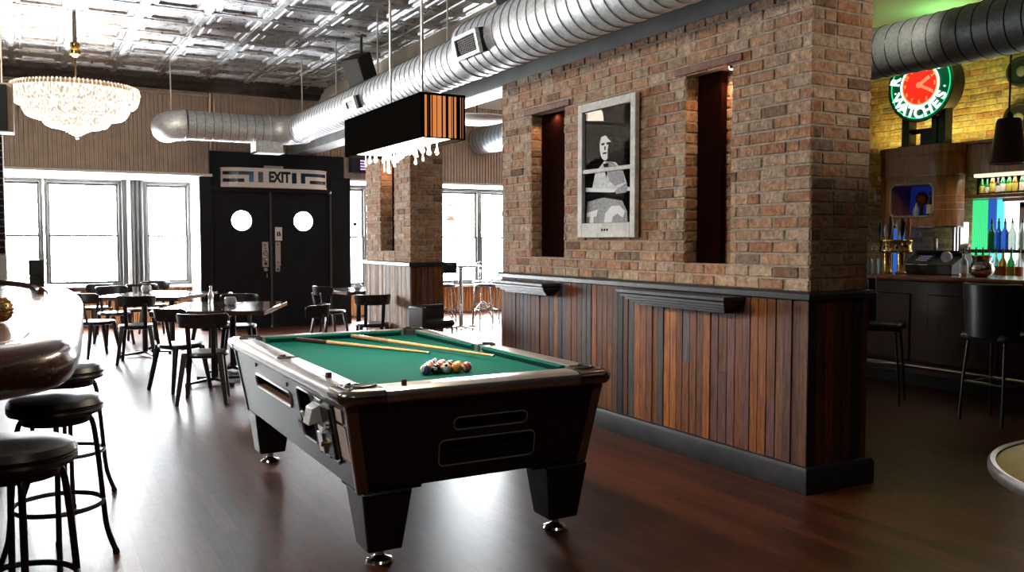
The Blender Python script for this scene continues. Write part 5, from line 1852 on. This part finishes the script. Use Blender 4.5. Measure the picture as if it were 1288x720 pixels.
sd = MB().box(-.27, -.17, .05, .20, -.72, -.30).box(.13, .20, .05, .20, -.72, -.28).box(.215, .30, .06, .20, -.72, -.22).box(-.05, .10, .10, .20, -.72, -.52).box(-.17, .13, .12, .18, -.56, -.50)
sd.build('stand', M['blacktrim'], ck, bevel=.006)
MB().box(-.30, .32, .03, .22, -.724, -.70).build('stand_base', M['blacktrim'], ck)

# round speakers on the yellow brick
for lb, y, z, r in (('round black speaker on the yellow brick, high beside the pendant cord', 6.0, 3.46, .175), ('round black speaker on the yellow brick, low behind the pendant shade', 6.02, 2.93, .175)):
    t = thing('round_speaker', lb, 'loudspeaker', (10.10, y, z), -90)
    MB().lathe([(0, -.02), (r, -.02), (r, .03), (r * .94, .055), (r * .84, .05), (r * .8, .02), (0, .01)], 40, M=Matrix.Rotation(PI / 2, 3, 'X')).build('speaker_housing', M['black'], t)
    MB().sphere((0, -.02, 0), r * .35, 20, 12, (1, .3, 1)).build('speaker_cone', M['beamgrey'], t)

# cone pendant over the service bar
pd = thing('pendant_lamp', 'dark maroon cone pendant lamp on a long cord over the service bar', 'lamp', (8.1, 4.925, 2.225))
prof = [(.150, 0), (.160, .008), (.158, .02), (.150, .03), (.108, .40), (.095, .425), (.03, .43), (.03, .42), (.09, .41), (.14, .03), (.146, .01)]
mb = MB().lathe(prof, 40)
mb.f, mb.c = [f for f in mb.f if len(f) == 4], [None] * len([f for f in mb.f if len(f) == 4])
mb.build('cone_shade', M['maroon'], pd)
MB().sphere((0, 0, .09), .05, 18, 12).build('bulb', M['warmdiff'], pd)
MB().lathe([(.03, .42), (.035, .45), (.02, .49), (.008, .50)], 16).tube([(0, 0, .49), (0, 0, CEIL - .03 - 2.225)], .009, 8).build('cord', M['maroon'], pd)
MB().lathe([(.06, 1.815), (.06, 1.845), (0, 1.85)], 20).build('ceiling_cup', M['maroon'], pd)

# white dish lamp in the far room
dl = thing('dish_lamp', 'shallow white dish ceiling lamp seen between the black box lamp and the brick', 'lamp', (5.55, 11.0, 3.16))
MB().lathe([(0, -.03), (.2, -.02), (.38, .02), (.45, .06), (.44, .075), (.3, .07), (0, .07)], 48).build('dish', mat('white dish glass', (.8, .8, .78), .4), dl)
MB().tube([(0, 0, .06), (0, 0, CEIL - 3.16 - .03)], .012, 8).lathe([(.06, .90), (.06, .925), (0, .93)], 16).build('stem', M['black'], dl)

# puck light in the larger niche
pk = thing('puck_light', 'tiny lit puck light under the lintel of the niche nearest the corner', 'lamp', (4.07, 4.33, 2.645))
MB().lathe([(0, -.018), (.028, -.018), (.032, 0)], 20).build('puck_housing', M['steel'], pk)
MB().lathe([(0, -.024), (.022, -.020)], 16).build('puck_lens', emitmat('puck lens', (1, .75, .45), 5), pk)

# ------------------------------------------------------------------ lights
def light(name, kind, loc, energy, color=(1, 1, 1), rot=(0, 0, 0), **kw):
    L = bpy.data.lights.new(name, kind)
    L.energy, L.color = energy, color
    for k, v in kw.items():
        setattr(L, k, v)
    o = bpy.data.objects.new(name, L)
    COL.objects.link(o)
    o.location, o.rotation_euler = loc, rot
    return o


def portal(x0, x1, y, z0, z1):
    o = light('daylight', 'AREA', ((x0 + x1) / 2, y, (z0 + z1) / 2), 1, rot=(-PI / 2, 0, 0), shape='RECTANGLE', size=x1 - x0, size_y=z1 - z0)
    o.data.cycles.is_portal = True
    return o


portal(-1.78, 2.56, 16.72, .68, 2.56)
portal(5.28, 9.38, 16.48, .55, 2.58)

WARM = (1, .84, .66)
light('chandelier_light', 'POINT', (.5, 11.0, 2.98), 400, WARM, shadow_soft_size=.25)
light('chandelier_up', 'POINT', (.5, 11.0, 3.35), 50, WARM, shadow_soft_size=.25)
light('pool_lamp_light', 'AREA', (lc[0], lc[1], lz0 + .015), 34, WARM, shape='RECTANGLE', size=.2, size_y=1.15)
light('pendant_light', 'SPOT', (8.1, 4.925, 2.30), 24, WARM, spot_size=rad(100), shadow_soft_size=.05)
light('niche_puck', 'SPOT', (4.07, 4.33, 2.61), 5, (1, .6, .3), spot_size=rad(150), shadow_soft_size=.02)
light('niche_puck', 'SPOT', (4.07, 6.55, 2.61), 3, (1, .6, .3), spot_size=rad(150), shadow_soft_size=.02)
light('pillar_puck', 'SPOT', (4.07, 10.45, 2.57), 5, (1, .6, .3), spot_size=rad(150), shadow_soft_size=.02)
light('cabinet_uplight', 'AREA', (9.82, 6.6, 2.68), 16, (1, .80, .22), (PI, 0, 0), shape='RECTANGLE', size=.25, size_y=2.6)
light('neon_green', 'POINT', (8.9, 6.2, 3.75), 5, (.25, 1, .25), shadow_soft_size=.1)
light('back_bar_glow', 'AREA', (9.55, 5.2, 2.21), 5, (1, .95, .8), shape='RECTANGLE', size=.1, size_y=1.8)
# unseen fill lights added behind the camera to brighten the room
light('room_fill', 'AREA', (1.0, -.6, 4.0), 16, (1, .85, .68), shape='DISK', size=.9)
light('room_fill', 'AREA', (5.6, 1.0, 3.95), 1.5, (1, .82, .62), shape='DISK', size=.7)

light('wall_spot', 'SPOT', (5.15, 1.5, 2.92), 62, (1, .85, .68), (rad(84), 0, rad(21)), spot_size=rad(44), spot_blend=.8, shadow_soft_size=.08)
for y in (3.6, 6.6):
    light('bar_lamp', 'AREA', (-1.45, y, 3.3), 42, (1, .92, .82), (0, rad(-68), 0), shape='DISK', size=.5)
light('back_bar_fill', 'SPOT', (6.4, 5.2, 4.0), 70, (1, .84, .62), (0, rad(-66), rad(22)), spot_size=rad(44), spot_blend=.9, shadow_soft_size=.08)  # unseen spot added to brighten the back bar cabinet
w = bpy.data.worlds.new('overcast street daylight')
scene.world = w
w.use_nodes = True
bg = w.node_tree.nodes['Background']
bg.inputs['Color'].default_value = (.93, .97, 1, 1)
bg.inputs['Strength'].default_value = 60

# ------------------------------------------------------------------ camera
cd_ = bpy.data.cameras.new('camera')
cam = bpy.data.objects.new('camera', cd_)
COL.objects.link(cam)
F = 1090.0
cd_.sensor_width = 36
cd_.lens = 36 * F / 1288
cd_.clip_end = 200
cam.location = (0, 0, 1.5)
cam.rotation_euler = (PI / 2 - math.atan2(57, F), 0, -math.atan2(606, F))
scene.camera = cam

vs = scene.view_settings
scene.display_settings.display_device = 'sRGB'
vs.view_transform = 'Standard'
vs.look = 'None'
vs.exposure = .6
vs.gamma = 1
vs.use_curve_mapping = False
cy = scene.cycles
cy.use_denoising = True
cy.max_bounces = 8
cy.diffuse_bounces = 5
cy.glossy_bounces = 5
cy.transmission_bounces = 6
cy.transparent_max_bounces = 12
cy.sample_clamp_indirect = 8
cy.caustics_reflective = False
cy.caustics_refractive = False
